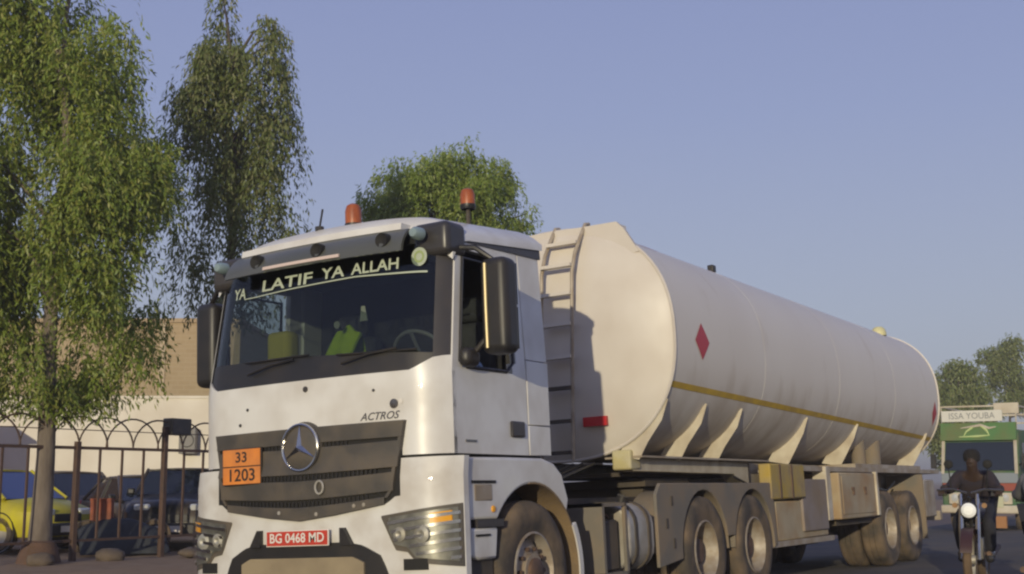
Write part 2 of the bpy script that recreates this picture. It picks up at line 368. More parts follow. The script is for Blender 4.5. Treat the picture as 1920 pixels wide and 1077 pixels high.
# sun visor, its dark end caps, marker lights, lamps under it
b = MB()
def vis(a, c):
    u = -.84 + 1.70 * a; zt, zb = 3.0, 2.80
    z = zb + (zt - zb) * c; return P(u, z, .13 - .10 * c ** 2)
b.grid(vis, 36, 5, thick=(0, .025, 0)); b.build('sun_visor', M['visor'], truck)
b = MB(); patch(b, -.79, .80, 3.0, 3.05, .035, .25, 36, 2); b.build('roof_lip', M['white'], truck)
for s in (-1, 1):
    b = MB(); p = P(s * 1.08, 2.90, .07); b.box(p.x - (.27 if s > 0 else .05), p.x + (.05 if s > 0 else .27), p.y - .02, p.y + .24, 2.79, 3.04); cp = b.build('visor_end_cap', M['pillar'], truck, bevel=.05, seg=4)
    b = MB(); p = P(s * .94, 2.925, .11); b.lathe([(0, -.04), (.03, -.036), (.045, -.01), (.048, .06)], p, 'y', 16); b.build('marker_lamp', mat('pale_lamp', (.22, .29, .31), .2), truck)
for u in (-.50, .12, .70):
    b = MB(); p = P(u, 2.90, .10); b.lathe([(0, -.02), (.03, -.02), (.052, -.035), (.058, 0), (.05, .08)], p, 'y', 18); b.build('spot_lamp', M['void'], truck)
b = MB(); patch(b, -.40, .34, 2.812, 2.836, .14, .03, 16, 1); b.build('light_bar', M['led'], truck)
# beacons, horn
def beacon(x, y, z0, pole, r=.075, h=.18):
    b = MB(); b.cyl((x, y, z0 - .03), (x, y, z0 + pole), .018 if pole > .08 else .05, 10); bs = b.build('beacon_stem', M['chassis'], truck)
    b = MB(); b.lathe([(.055, 0), (r, .01), (r, .04)], (x, y, z0 + pole), 'z', 20); b.build('beacon_base', M['black'], bs)
    b = MB(); b.lathe([(r * .93, .04), (r * .93, h * .72), (r * .75, h * .92), (r * .35, h), (0, h)], (x, y, z0 + pole), 'z', 20); b.build('beacon_lens', M['beacon'], bs)
beacon(.11, .68, 3.14, .02, .068, .20); beacon(.80, 1.25, 3.20, .11, .062, .17)
b = MB(); p = (-.12, .55, 3.12); b.cyl(p, (p[0], p[1], p[2] + .07), .035, 10); b.cyl((p[0], p[1], p[2] + .06), (p[0] + .05, p[1] - .02, p[2] + .2), .008, 6); b.build('antenna', M['black'], truck)
# banner on the windscreen
def banner(txt, u0, z0, size, sx=1.):
    return text_obj('banner_word', txt, size, lambda a, c: P(u0 + a * sx, z0 + c, -.008), M['banner'], truck, bold=.002)
banner('YA', -.80, 2.715, .12, .9); banner('LATIF', -.28, 2.743, .125, 1.75); banner('YA', .185, 2.757, .125, 1.35); banner('ALLAH', .57, 2.758, .125, 1.10)
b = MB(); q = P(.94, 2.79, -.006); b.lathe([(0, -.002), (.068, -.002)], q, 'y', 24); b.build('round_sticker', M['banner'], truck)
b = MB(); b.lathe([(.028, -.004), (.045, -.004)], q, 'y', 24); b.build('sticker_ring', mat('sticker_green', srgb(150, 165, 110), .6), truck)
b = MB(); patch(b, -.74, 1.0, lin([(-.62, 2.667), (-.2, 2.682), (.4, 2.697), (1.04, 2.667)]), lin([(-.62, 2.674), (-.2, 2.691), (.4, 2.707), (1.04, 2.681)]), -.008, .004, 40, 1); b.build('banner_line', M['banner'], truck)
# wipers
for u in (-.55, .35):
    b = MB(); b.tube([P(u, 2.05, .02), P(u + .22, 2.10, .018), P(u + .45, 2.125, .012)], .010, 6); b.tube([P(u - .05, 2.13 - .03 * u, .012), P(u + .60, 2.12 - .045 * u, .012)], .008, 6); b.build('wiper', M['black'], truck)
# grille: backing, louvre blades, star
gtop = lin([(-.86, 1.615), (.86, 1.615)]); gbot = lin([(-.80, 1.10), (-.72, 1.045), (-.3, .985), (0, .955), (.3, .985), (.72, 1.045), (.80, 1.10)])
b = MB(); patch(b, -.835, .835, gbot, gtop, .020, .03, 40, 8); gb = b.build('grille', M['void'], truck)
edge = lambda z: float(np.interp(z, [1.05, 1.13, 1.615], [.70, .775, .865]))
sag = lambda u, k: k * (1 - min(1, abs(u) / .8) ** 1.5)
for (z0, z1, k) in ((1.50, 1.615, 0.0), (1.475 - .18, 1.478, -.012), (1.135, 1.265, -.03), (1.03, 1.105, -.055)):
    e = edge((z0 + z1) / 2); b = MB()
    lo = (lambda u, z0=z0, k=k: max(z0 + sag(u, k * 1.1), gbot(u))) if z0 > 1.04 else gbot
    patch(b, -e, e, lo, lambda u, z1=z1, k=k: z1 + sag(u, k), .040, .02, 40, 2); b.build('grille_blade', M['grille'], gb, bevel=.004)
for (zc, k, hs_) in ((1.488, 0, .45), (1.283, -.025, .7), (1.118, -.045, .6)):
    b = MB()
    for i in range(int(hs_ / .035)):
        for s in (-1, 1):
            u = s * (.02 + i * .035); p = P(u, zc + sag(u, k), .030); b.box(p.x - .006, p.x + .006, p.y, p.y + .02, p.z - .016, p.z + .016)
    o = b.build('grille_mesh', M['black'], gb); o['kind'] = 'stuff'
for s in (-1, 1):
    b = MB()
    b.grid(lambda a, c: P(s * (edge(1.09 + .525 * a) - .02 + .025 * c), 1.09 + .525 * a, .038), 10, 2, thick=(0, .04, 0)); b.build('grille_edge', M['grille'], gb)
b = MB(); c = Vector((.02, .135, 1.475)); b.lathe([(0, -.028), (.10, -.022), (.17, .0), (.185, .03), (.19, .08)], c, 'y', 40); st = b.build('emblem_dish', M['grille'], gb)
b = MB()
b.tube([c + Vector((.163 * cos(t), -.012, .163 * sin(t))) for t in np.linspace(0, 2 * pi, 40, endpoint=False)], .012, 8, closed=True)
for k in range(3):
    a = pi / 2 + k * 2 * pi / 3; d = Vector((cos(a), 0, sin(a))); n = Vector((-sin(a), 0, cos(a))); y = Vector((0, -1, 0))
    o0 = c + y * .03
    b.add([o0 + n * .030 - d * .012, o0 - n * .030 - d * .012, c + d * .160 + y * .016, o0 + y * .026], [(0, 2, 3), (1, 3, 2), (0, 3, 1), (0, 1, 2)])
b.build('three_pointed_star', M['chrome'], gb, smooth=25)
b = MB(); q = P(.20, 1.185, .055); b.tube([q + Vector((.035 * cos(t), 0, .045 * sin(t))) for t in np.linspace(0, 2 * pi, 20, endpoint=False)], .008, 6, closed=True); b.build('tow_eye_ring', M['silver'], gb)
for u, z in ((-.18, 1.02), (.16, 1.0), (.48, 1.045), (.56, 1.05)):
    b = MB(); q = P(u, z, .042); b.lathe([(0, -.004), (.014, -.003), (.014, .01)], q, 'y', 10); b.build('grille_stud', M['silver'], gb)
# orange hazard plate
b = MB(); q0, q1 = P(-.70, 1.37), P(-.36, 1.37); yy = min(q0.y, q1.y) - .06
pl = MB().box(-.735, -.355, yy, yy + .02, 1.235, 1.505).build('hazard_plate', M['ink'], truck, bevel=.004)
for z0, z1 in ((1.375, 1.497), (1.243, 1.366)):
    MB().box(-.727, -.363, yy - .004, yy, z0, z1).build('hazard_panel', M['orange'], pl)
text_obj('hazard_digits', '33', .105, lambda a, c: (-.545 + a * 1.15, yy - .006, 1.435 + c), M['ink'], pl, bold=.002)
text_obj('hazard_digits', '1203', .125, lambda a, c: (-.545 + a * 1.12, yy - .006, 1.304 + c), M['ink'], pl, bold=.002)
# small marks on the front panel
for u, z, r in ((.03, 1.895, .022), (-.55, 1.79, .012), (-.63, 1.68, .013), (.62, 1.84, .011)):
    b = MB(); q = P(u, z, .002); b.lathe([(0, -.006), (r, -.004), (r, .006)], q, 'y', 12); b.build('panel_plug', M['pillar'], truck)
b = MB(); q = P(.78, 1.735, .002); b.lathe([(0, -.006), (.034, -.004), (.034, .006)], q, 'y', 18); rb = b.build('round_badge', M['darkchrome'], truck)
b = MB(); b.lathe([(0, -.003), (.018, -.002)], P(.835, 1.75, .002), 'y', 12); b.build('badge_dot', M['plate_white'], rb)
text_obj('model_badge', 'ACTROS', .075, lambda a, c: P(.66 + a * 1.05, 1.655 + c, .004), M['darkchrome'], truck, shear=.35, bold=.001)
# bumper
BW = 1.225
b = MB(); patch(b, -1.15, 1.15, .34, 1.355, .012, .06, 46, 8, w=BW); b.build('bumper', M['bumper'], truck)
for s in (-1, 1): MB().box(s * 1.10, s * 1.216, .40, .50, .66, 1.33).build('bumper_return', M['bumper'], truck, bevel=.02)
itop = lin([(-.70, .54), (-.64, .70), (-.50, .775), (-.38, .80), (.38, .80), (.50, .775), (.64, .70), (.70, .54)])
b = MB(); patch(b, -.70, .70, .34, itop, .028, .02, 40, 5, w=BW); it = b.build('intake_surround', M['black'], truck)
b = MB(); patch(b, -.52, .52, .50, lin([(-.52, .66), (-.44, .70), (.44, .70), (.52, .66)]), .045, .02, 24, 2, w=BW); b.build('intake_step', mat('dusty_step', (.30, .24, .15), .7, c2=(.24, .19, .12), scale=5.), it)
for s in (-1, 1):
    b = MB(); q = P(s * .34, .80, .04, BW); b.prism([(q.x, .78), (q.x + s * .10, .78), (q.x + s * .03, .90), (q.x, .90)], 'y', q.y - .01, q.y + .05); b.build('plate_bracket', M['black'], it)
yy = P(0, .84, .06, BW).y
lp = MB().box(-.285, .285, yy, yy + .012, .782, .895).build('number_plate', M['plate_white'], truck, bevel=.003)
MB().box(-.277, .277, yy - .003, yy, .789, .888).build('plate_face', M['plate_red'], lp)
text_obj('plate_letters', 'BG 0468 MD', .088, lambda a, c: (a * 1.06 - .0, yy - .005, .838 + c * 1.05), M['plate_white'], lp, bold=.0015)
# headlights
for s in (-1, 1):
    X = lambda u: u * s
    zt = lin([(.62, .965), (1.15, 1.035)]); zb = lin([(.64, .965), (.745, .735), (.83, .72), (.89, .65), (1.15, .61)])
    hb = MB(); hb.grid(lambda a, c: P(s * (.645 + .495 * a), zb(.645 + .495 * a) + (zt(.645 + .495 * a) - zb(.645 + .495 * a)) * c, .020, BW), 24, 6, thick=(0, .03, 0)); hl = hb.build('headlight', M['grille'], truck)
    # reflector bowl
    zb2 = lambda u: zb(u) + .035; zt2 = lambda u: zt(u) - .022
    q = MB(); q.grid(lambda a, c: P(s * (.70 + .42 * a), zb2(.70 + .42 * a) + (zt2(.70 + .42 * a) - zb2(.70 + .42 * a)) * c, .024, BW), 20, 4, thick=(0, .004, 0)); q.build('reflector', mat('lamp_reflector', (.13, .125, .11), .4, .5, c2=(.24, .23, .20), scale=14.), hl)
    for k in range(6):
        f0 = .93 - k * .155
        us = [u for u in np.linspace(.68, 1.125, 30) if zt2(u) - (1 - f0) * .38 - .03 > zb2(u) - .005]
        if len(us) < 3: continue
        u0, u1 = us[0], us[-1]; q = MB()
        q.grid(lambda a, c: P(s * (u0 + (u1 - u0) * a), zt2(u0 + (u1 - u0) * a) - (1 - f0) * .38 - .022 * (1 - c), .036, BW), 16, 1, thick=(0, .012, 0)); q.build('lamp_slat', M['chrome'], hl)
    for uu, zz, rr in ((.78, .84, .05), (.93, .835, .06)):
        q = MB(); p = P(s * uu, zz, .03, BW); q.lathe([(0, .0), (rr * .5, -.012), (rr, -.004), (rr * 1.05, .01)], p, 'y', 20); q.build('lamp_bowl', M['silver'], hl)
    q = MB(); q.grid(lambda a, c: P(s * (.98 + .11 * a), .905 + .07 * c + .012 * a, .033, BW), 6, 2, thick=(0, .01, 0)); q.build('indicator', M['amber'], hl)
    q = MB(); q.grid(lambda a, c: P(s * (.70 + .43 * a), zb2(.70 + .43 * a) - .01 + (zt2(.70 + .43 * a) - zb2(.70 + .43 * a) + .02) * c, .050, BW), 20, 4); q.build('lens', M['lens'], hl, fix=False)
    q = MB(); q.grid(lambda a, c: P(s * (.80 + .16 * a), .60 + .075 * c, .022, BW), 6, 2, thick=(0, .02, 0)); q.build('fog_recess', M['void'], hl)
# mirrors
for s in (-1, 1):
    b = MB(); b.box(s * 1.275, s * 1.50, .60, .80, 2.06, 2.755); mh = b.build('side_mirror', M['black'], truck, bevel=.06, seg=4)
    MB().box(s * 1.29, s * 1.48, .801, .806, 2.42, 2.72).build('mirror_glass', M['mirror'], mh)
    MB().box(s * 1.29, s * 1.48, .801, .806, 2.10, 2.40).build('mirror_glass', M['mirror'], mh)
    b = MB(); b.tube([(s * 1.13, .60, 2.08), (s * 1.22, .62, 2.09), (s * 1.33, .64, 2.2), (s * 1.36, .66, 2.4), (s * 1.36, .66, 2.75), (s * 1.25, .62, 2.84), (s * 1.10, .60, 2.86)], .022, 8); b.build('mirror_arm', M['black'], mh)
    b = MB(); b.box(s * 1.13, s * 1.24, .50, .68, 1.98, 2.12); b.build('mirror_foot', M['black'], mh, bevel=.05, seg=3)
    if s > 0: MB().tube([(s * 1.34, .594, 2.10), (s * 1.34, .591, 2.40), (s * 1.34, .594, 2.71)], .014, 8).build('mirror_glint', mat('gold_glint', (.40, .33, .19), .45, .5), mh)  # gold strip painted in as sun catching the mirror housing
# fender, steps
def arc(cy, cz, r, a0, a1, n): return [(cy + r * cos(R(a)), cz + r * sin(R(a))) for a in np.linspace(a0, a1, n)]
A1, A2, A3 = 1.38, 4.62, 5.95
for s in (-1, 1):
    poly = [(.46, 1.345), (1.0, 1.352), (1.55, 1.352), (1.72, 1.315), (1.84, 1.235), (1.93, 1.04)] + arc(A1, .50, .66, 40, 142, 18) + [(.84, .915), (.46, .915)]
    b = MB(); b.prism(poly, 'x', s * 1.0, s * 1.205); b.build('fender', M['white'], truck, bevel=.025, seg=3)
    MB().box(s * 1.18, s * 1.209, .56, .80, 1.04, 1.16).build('step_recess', M['frame'], truck, bevel=.012)
    MB().box(s * 1.185, s * 1.214, .53, .84, 1.165, 1.185).build('step_slot', M['void'], truck)
    MB().box(s * .98, s * 1.212, .58, .93, .862, .914).build('step_tread', M['pillar'], truck)
    b = MB(); b.prism([(.52, .66), (.52, .858), (.865, .858), (.83, .64), (.60, .64)], 'x', s * .98, s * 1.205); b.build('lower_step', M['bumper'], truck, bevel=.02)
    MB().box(s * 1.19, s * 1.215, .56, .74, .80, .815).build('step_slot', M['void'], truck)
    MB().box(s * .90, s * 1.16, .45, .84, .34, .66).build('step_box', M['chassis'], truck)
    b = MB(); b.lathe([(0, .012), (.022, .01), (.025, 0)], (s * 1.205, .80, .985), 'x', 12, sgn=s); b.build('side_marker', M['amber'], truck)
    ap = arc(A1, .50, .66, 95, -22, 18); b = MB()
    b.grid(lambda a, c: (s * (.86 + .345 * c), *[np.interp(a, np.linspace(0, 1, 18), [p[k] for p in ap]) for k in (0, 1)]), 18, 2, thick=(0, .012, .012)); b.build('wheel_arch_liner', M['tanmud'], truck)
    ap2 = arc(A1, .50, .72, 30, -22, 12); ap1 = arc(A1, .50, .662, 30, -22, 12)
    b = MB(); b.prism(ap2 + ap1[::-1], 'x', s * 1.19, s * 1.218); b.build('mudguard_flange', M['white'], truck)
MB().box(-.9, .9, .5, 1.8, .95, 1.33).build('cab_underside', M['void'], truck)
# interior
b = MB(); b.box(-1.08, 1.08, 1.68, 1.73, 1.36, 2.98); b.box(-1.08, 1.08, .5, 1.7, 1.34, 1.37); b.box(-1.06, 1.06, .55, 1.7, 2.93, 2.97); b.box(-1.09, -1.06, .45, 1.7, 1.37, 2.0); b.box(1.06, 1.09, .48, 1.7, 1.37, 1.97)
b.build('cab_lining', M['lining'], truck)
MB().box(-1.06, 1.06, .34, .72, 1.5, 2.10).build('dashboard', M['lining'], truck, bevel=.04)
for x in (-.55, .62):
    b = MB(); b.box(x - .26, x + .26, 1.05, 1.5, 1.65, 1.85); b.box(x - .25, x + .25, 1.42, 1.60, 1.8, 2.45); b.box(x - .14, x + .14, 1.45, 1.57, 2.46, 2.66); b.build('seat', M['seat'], truck, bevel=.05)
b = MB(); sc = Vector((.62, .82, 2.12)); ax = Matrix.Rotation(R(-55), 3, 'X')
b.tube([sc + ax @ Vector((.23 * cos(t), .23 * sin(t), 0)) for t in np.linspace(0, 2 * pi, 28, endpoint=False)], .016, 8, closed=True)
for k in range(3): b.tube([sc, sc + ax @ Vector((.22 * cos(k * 2.09 + .5), .22 * sin(k * 2.09 + .5), 0))], .014, 6)
b.tube([sc, (.62, .66, 1.95)], .03, 8); b.build('steering_wheel', mat('grey_wheel', (.30, .29, .28), .5), truck)
b = MB()
def vest(a, c): return (.06 + .25 * a + .02 * sin(c * 5), .37 + .22 * c, 2.15 + .22 * sin(pi * min(1, c * 1.1)) * (1 - .35 * abs(2 * a - 1) ** 2) + .015 * sin(a * 14))
hv = MB(); hv.grid(vest, 14, 8, thick=(0, .01, -.02)); tag(hv.build('safety_vest', M['hivis']), 'bright yellow green safety vest lying on the truck dashboard behind the windscreen', 'vest')
bpy.data.objects['safety_vest'].rotation_euler = (0, -ROLL, 0)
b = MB(); b.box(-.57, -.34, .42, .58, 2.11, 2.40); bag = tag(b.build('folded_bag', M['khaki'], bevel=.05, seg=3), 'dull yellow bag standing on the passenger side of the truck dashboard', 'bag'); bag.rotation_euler = (0, -ROLL, 0)
b = MB(); b.grid(lambda a, c: (.86 + .1 * c, .95 + .25 * a, 2.02 + .16 * sin(pi * a) - .1 * c), 8, 4, thick=(0, 0, -.03)); cl = tag(b.build('blue_cloth', M['bluecloth']), 'pale blue cloth bundle seen through the open driver window', 'cloth'); cl.rotation_euler = (0, -ROLL, 0)
b = MB(); q = P(.48, 2.40, -.03); b.prism([(q.x - .03, 2.36), (q.x + .04, 2.36), (q.x + .015, 2.47), (q.x - .015, 2.47)], 'y', q.y, q.y + .006); b.build('windscreen_pass', mat('pass_card', (.35, .36, .27), .7), truck)
b = MB(); q = P(.25, 2.36, -.03); b.lathe([(0, 0), (.028, 0)], q, 'y', 12); b.build('windscreen_disc', mat('pass_card', (.3, .3, .3), .7), truck)

# wheels
TYRE = [(.285, -.135), (.33, -.15), (.40, -.158), (.47, -.152), (.505, -.13), (.52, -.09), (.52, -.045), (.508, -.04), (.508, -.03), (.52, -.025), (.52, .025), (.508, .03), (.508, .04), (.52, .045), (.52, .09), (.505, .13), (.47, .152), (.40, .158), (.33, .15), (.285, .135)]
def wheel(parent, x, y, z, s, dual=False):
    """x: middle of the outer tyre, s: outward sign"""
    b = MB()
    if not dual:   # steered wheel: disc proud, ring of bolts
        b.lathe([(.285, -.13), (.29, .145), (.275, .15), (.265, .12), (.25, .06), (.21, .075), (.17, .105), (.13, .11), (.13, .14), (0, .145)], (x, y, z), 'x', 36, sgn=s)
    else:          # deep dish
        b.lathe([(.285, -.13), (.29, .145), (.275, .15), (.265, .11), (.255, -.02), (.235, -.08), (.20, -.10), (.13, -.10)], (x, y, z), 'x', 36, sgn=s)
    w = b.build('wheel', M['rim'], parent, smooth=40)
    t = MB(); t.lathe(TYRE, (x, y, z), 'x', 44); t.build('tyre', M['rubber'], w, smooth=40)
    h = MB(); ho = .11 if not dual else -.10
    if dual: h.lathe([(.14, -.10), (.135, .04), (.11, .07), (0, .075)], (x, y, z), 'x', 20, sgn=s)
    else: h.lathe([(.10, .10), (.095, .165), (.07, .18), (0, .18)], (x, y, z), 'x', 20, sgn=s)
    for k in range(10):
        a = 2 * pi * k / 10; yy, zz = y + .1675 * cos(a), z + .1675 * sin(a); h.cyl((x + s * (ho - .03), yy, zz), (x + s * (ho + .025), yy, zz), .016, 6)
    h.build('wheel_hub', M['hub'], w)
    if not dual:
        for k in range(10):
            a = 2 * pi * (k + .5) / 10; q = MB(); q.lathe([(0, .003), (.024, .003)], (x + s * .066, y + .232 * cos(a), z + .232 * sin(a)), 'x', 10, sgn=s); q.build('rim_hole', M['void'], w)
    else:
        q = MB(); q.lathe(TYRE, (x - s * .335, y, z), 'x', 32); q.build('inner_tyre', M['rubber'], w, smooth=40)
for s in (-1, 1):
    wheel(truck, s * 1.045, A1, .52, s)
    for a in (A2, A3): wheel(truck, s * 1.075, a, .52, s, True)
# chassis
for s in (-1, 1):
    MB().box(s * .38, s * .46, .6, 6.7, .80, 1.06).build('chassis_rail', M['chassis'], truck)
for a in (A1, A2, A3):
    b = MB(); b.cyl((-1.0, a, .52), (1.0, a, .52), .075, 12)
    if a > 2: b.lathe([(0, -.2), (.17, -.15), (.2, 0), (.17, .15), (0, .2)], (0, a, .52), 'y', 16)
    b.build('axle', M['chassis'], truck)
for s in (-1, 1):
    poly = [(3.52, .42), (3.52, 1.06), (3.62, 1.16), (6.50, 1.16), (6.58, 1.06), (6.62, .50)] + arc(A3, .52, .575, -5, 168, 16) + arc(A2, .52, .575, 12, 185, 16)
    b = MB(); b.prism(poly, 'x', s * 1.19, s * 1.225); b.build('mudguard_skirt', M['mud'], truck, bevel=.008)
    for a in (A2, A3):
        ap = arc(a, .52, .578, 0, 180, 18); b = MB()
        b.grid(lambda t, c: (s * (.62 + .60 * c), *[np.interp(t, np.linspace(0, 1, 18), [p[k] for p in ap]) for k in (0, 1)]), 18, 1, thick=(0, 0, .012)); b.build('mudguard_arch', M['mud'], truck)
    for yy, zz in ((3.72, .80), (3.85, 1.0), (3.86, .62)):
        MB().box(s * 1.222, s * 1.232, yy - .02, yy + .02, zz - .045, zz + .045).build('skirt_bracket', M['chassis'], truck)
# left flank: battery carrier and rounded fuel tank
b = MB(); b.box(.62, 1.19, 2.52, 2.56, .40, 1.0); b.box(.62, 1.19, 2.52, 2.98, .40, .43); b.box(.62, 1.19, 2.52, 2.98, .97, 1.0); b.box(1.16, 1.19, 2.94, 2.98, .40, 1.0); cf = b.build('battery_carrier', M['mud'], truck)
MB().box(.65, 1.13, 2.60, 2.92, .44, .86).build('battery_box', M['chassis'], cf, bevel=.02)
b = MB(); b.tube([(1.02, 2.66, .87), (1.08, 2.7, .95), (.98, 2.8, .96), (1.05, 2.9, .88)], .014, 6); b.build('battery_cable', M['hub'], cf)
def rbox(x0, x1, z0, z1, r, n=6):
    pts = []
    for cx, cz, a in ((x1 - r, z1 - r, 0), (x0 + r, z1 - r, 90), (x0 + r, z0 + r, 180), (x1 - r, z0 + r, 270)):
        pts += [(cx + r * cos(R(a + t)), cz + r * sin(R(a + t))) for t in np.linspace(0, 90, n)]
    return pts
b = MB(); b.prism(rbox(.60, 1.20, .42, 1.00, .2), 'y', 2.99, 3.50); ft = b.build('fuel_tank', M['silver'], truck, bevel=.03, seg=3)
for yy in (3.12, 3.38):
    b = MB(); b.prism(rbox(.59, 1.21, .41, 1.01, .2), 'y', yy - .025, yy + .025); b.build('tank_strap', M['chassis'], ft)
b = MB(); b.cyl((1.0, 3.25, .98), (1.03, 3.25, 1.06), .05, 14); b.build('filler_cap', M['black'], ft)
b = MB(); b.prism(rbox(-1.20, -.60, .42, 1.00, .2), 'y', 2.5, 3.5); b.build('fuel_tank', M['silver'], truck, bevel=.03)
b = MB(); b.box(-.55, .55, 4.75, 5.85, 1.16, 1.24); b.box(-.45, .45, 4.9, 5.7, 1.06, 1.16); b.build('fifth_wheel', M['chassis'], truck)
MB().box(-.38, .38, 1.85, 2.1, .95, 1.25).build('gearbox_cover', M['chassis'], truck)
b = MB()
for k, x in enumerate((.1, .2, .3, .42)): b.tube([(x, 1.85, 1.40), (x + .05, 2.4, 1.22 - .02 * k), (x + .02, 3.2, 1.24), (x, 3.9, 1.38)], .018, 6)
b.build('air_hoses', M['black'], truck)

# ================================================================== TANK TRAILER
trl = thing('tank_trailer', 'long cream white tank trailer with yellow stripe and red diamond placard behind the cab', 'trailer')
trl.rotation_euler = (0, -ROLL, 0)
TC, TRX, TRZ, TE = 2.58, 1.25, 1.15, 2.3
Y0, Y1 = 4.1, 15.0
def sup(a, r=1.):
    c_, s_ = cos(a), sin(a)
    return (TRX * r * math.copysign(abs(c_) ** (2 / TE), c_), TC + TRZ * r * math.copysign(abs(s_) ** (2 / TE), s_))
N = 72; angs = [2 * pi * k / N for k in range(N)]
b = MB(); yr = [Y0, Y0 + .06] + list(np.linspace(Y0 + .3, Y1 - .05, 24)) + [Y1]
for y in yr: b.v += [(sup(a)[0], y, sup(a)[1]) for a in angs]
b.f = [(i * N + k, i * N + (k + 1) % N, (i + 1) * N + (k + 1) % N, (i + 1) * N + k) for i in range(len(yr) - 1) for k in range(N)]; b.m = [0] * len(b.f)
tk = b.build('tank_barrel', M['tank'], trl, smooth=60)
def dome(name, y, d, m):
    b = MB(); rr = [1.0, .97, .9, .75, .55, .3]
    for r in rr: b.v += [(sup(a, r * .998)[0], y - d * (1 - r ** 2.4) ** .8, sup(a, r * .998)[1]) for a in angs]
    b.v.append((0, y - d, TC)); L = len(b.v) - 1
    b.f = [(i * N + k, i * N + (k + 1) % N, (i + 1) * N + (k + 1) % N, (i + 1) * N + k) for i in range(len(rr) - 1) for k in range(N)] + [((len(rr) - 1) * N + k, (len(rr) - 1) * N + (k + 1) % N, L) for k in range(N)]
    b.m = [0] * len(b.f); return b.build(name, m, trl, smooth=60)
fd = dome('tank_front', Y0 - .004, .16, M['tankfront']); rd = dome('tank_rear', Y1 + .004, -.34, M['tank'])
b = MB(); b.tube([(sup(a, 1.003)[0], Y0, sup(a, 1.003)[1]) for a in angs], .018, 6, closed=True); b.build('tank_rim', M['tankfront'], tk)
for y in (6.6, 9.4, 12.2):
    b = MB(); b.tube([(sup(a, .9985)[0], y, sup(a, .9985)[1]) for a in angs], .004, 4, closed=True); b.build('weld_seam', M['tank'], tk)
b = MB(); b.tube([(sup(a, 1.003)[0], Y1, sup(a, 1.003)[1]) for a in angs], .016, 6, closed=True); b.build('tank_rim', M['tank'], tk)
# front top plate and coaming
b = MB(); poly = [(-.72, 3.73), (.72, 3.73), (.80, 3.65), (.95, 3.40), (.0, 3.3), (-.95, 3.40), (-.80, 3.65)]
b.prism(poly, 'y', Y0 - .03, Y0 + .02); b.build('coaming_front', M['tankfront'], trl)
for s in (-1, 1):
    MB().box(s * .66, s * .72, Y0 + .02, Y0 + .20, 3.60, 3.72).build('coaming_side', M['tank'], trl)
MB().box(-.30, .30, Y0 + .8, Y1 - .6, 3.725, 3.745).build('catwalk', M['frame'], trl)
for y in (5.6, 8.0, 10.4, 12.8):
    b = MB(); b.lathe([(.26, 0), (.26, .07), (.22, .10), (0, .11)], (0, y, 3.72), 'z', 24); b.build('manhole', M['silver'], trl)
# yellow stripe, laid on the skin
def on_skin(z, y, off=.004):
    t = abs((z - TC) / TRZ) ** TE; x = TRX * (1 - t) ** (1 / TE); return (x + off, y, z)
for s in (1, -1):
    b = MB()
    def stp(a, c): 
        y = Y0 + .03 + (Y1 - Y0 - .05) * a; zc = 2.095 + (1.875 - 2.095) * a; p = on_skin(zc - .028 + .056 * c, y); return (p[0] * s, p[1], p[2])
    b.grid(stp, 30, 2); b.build('yellow_stripe', M['yellow'], tk, fix=False)
# red placards
def placard(y, z, hh, hw_, s=1):
    b = MB(); pts = [(0, hh), (hw_, 0), (0, -hh), (-hw_, 0)]
    for i in range(9):
        for j in range(9):
            a, c = -1 + i / 4, -1 + j / 4; dy, dz = (a + c) / 2 * hw_, (a - c) / 2 * hh; p = on_skin(z + dz, y + dy, .005); b.v.append((p[0] * s, p[1], p[2]))
    b.f = [(i * 9 + j, (i + 1) * 9 + j, (i + 1) * 9 + j + 1, i * 9 + j + 1) for i in range(8) for j in range(8)]; b.m = [0] * 64
    pk = b.build('diamond_placard', M['diamond'], tk, fix=False)
    return pk
placard(4.78, 2.55, .185, .18); placard(14.7, 2.28, .2, .15)
# red lettering patch high on the shoulder: two short strokes
def on_skin_a(a, y, off=.004):
    x, z = sup(a); n = Vector((x, 0, z - TC)).normalized(); return (x + n.x * off, y, z + n.z * off)
for a in (R(62), R(57)):
    b = MB(); b.grid(lambda t, c: on_skin_a(a - .02 + .035 * c, 4.55 + .42 * t), 6, 1); b.build('red_stroke', M['red'], tk, fix=False)
b = MB(); p = on_skin_a(R(57), 13.55, 0); b.lathe([(0, .10), (.06, .095), (.10, .06), (.12, 0), (.12, -.05)], p, 'z', 18); b.build('pale_vent_cap', mat('pale_yellow_cap', (.60, .56, .30), .5), tk)
b = MB(); p = on_skin_a(R(68), 7.0, 0); b.box(p[0] - .04, p[0] + .04, p[1] - .05, p[1] + .05, p[2], p[2] + .09); b.build('tank_valve', M['black'], tk, bevel=.015)
# front ladder
b = MB()
LX = (-.11, .23); lad = lambda x: [(x, 3.85, 1.42), (x + .06, 3.84, 2.6), (x + .09, 3.85, 3.25), (x + .11, 3.90, 3.45), (x + .125, 4.02, 3.64), (x + .125, 4.12, 3.765), (x + .125, 4.20, 3.78)]
ldm = mat('ladder_paint', (.40, .34, .26), .5, c2=(.28, .22, .155), scale=8.)
ld = MB().tube(lad(LX[1]), .019, 8).build('ladder', ldm, trl)
MB().tube(lad(LX[0]), .019, 8).build('ladder_rail', ldm, ld)
for z in (1.50, 1.80, 2.12, 2.42, 2.74, 3.04, 3.32, 3.56):
    dx = float(np.interp(z, [1.42, 2.6, 3.25, 3.6], [0, .06, .09, .12])); x0 = LX[0] + dx; yy = 3.85 + (.11 if z > 3.5 else 0)
    MB().box(x0, LX[1] + dx, yy - .05, yy + .04, z - .016, z + .016).build('rung', M['tankfront'] if z > 2.2 else M['chassis'], ld)
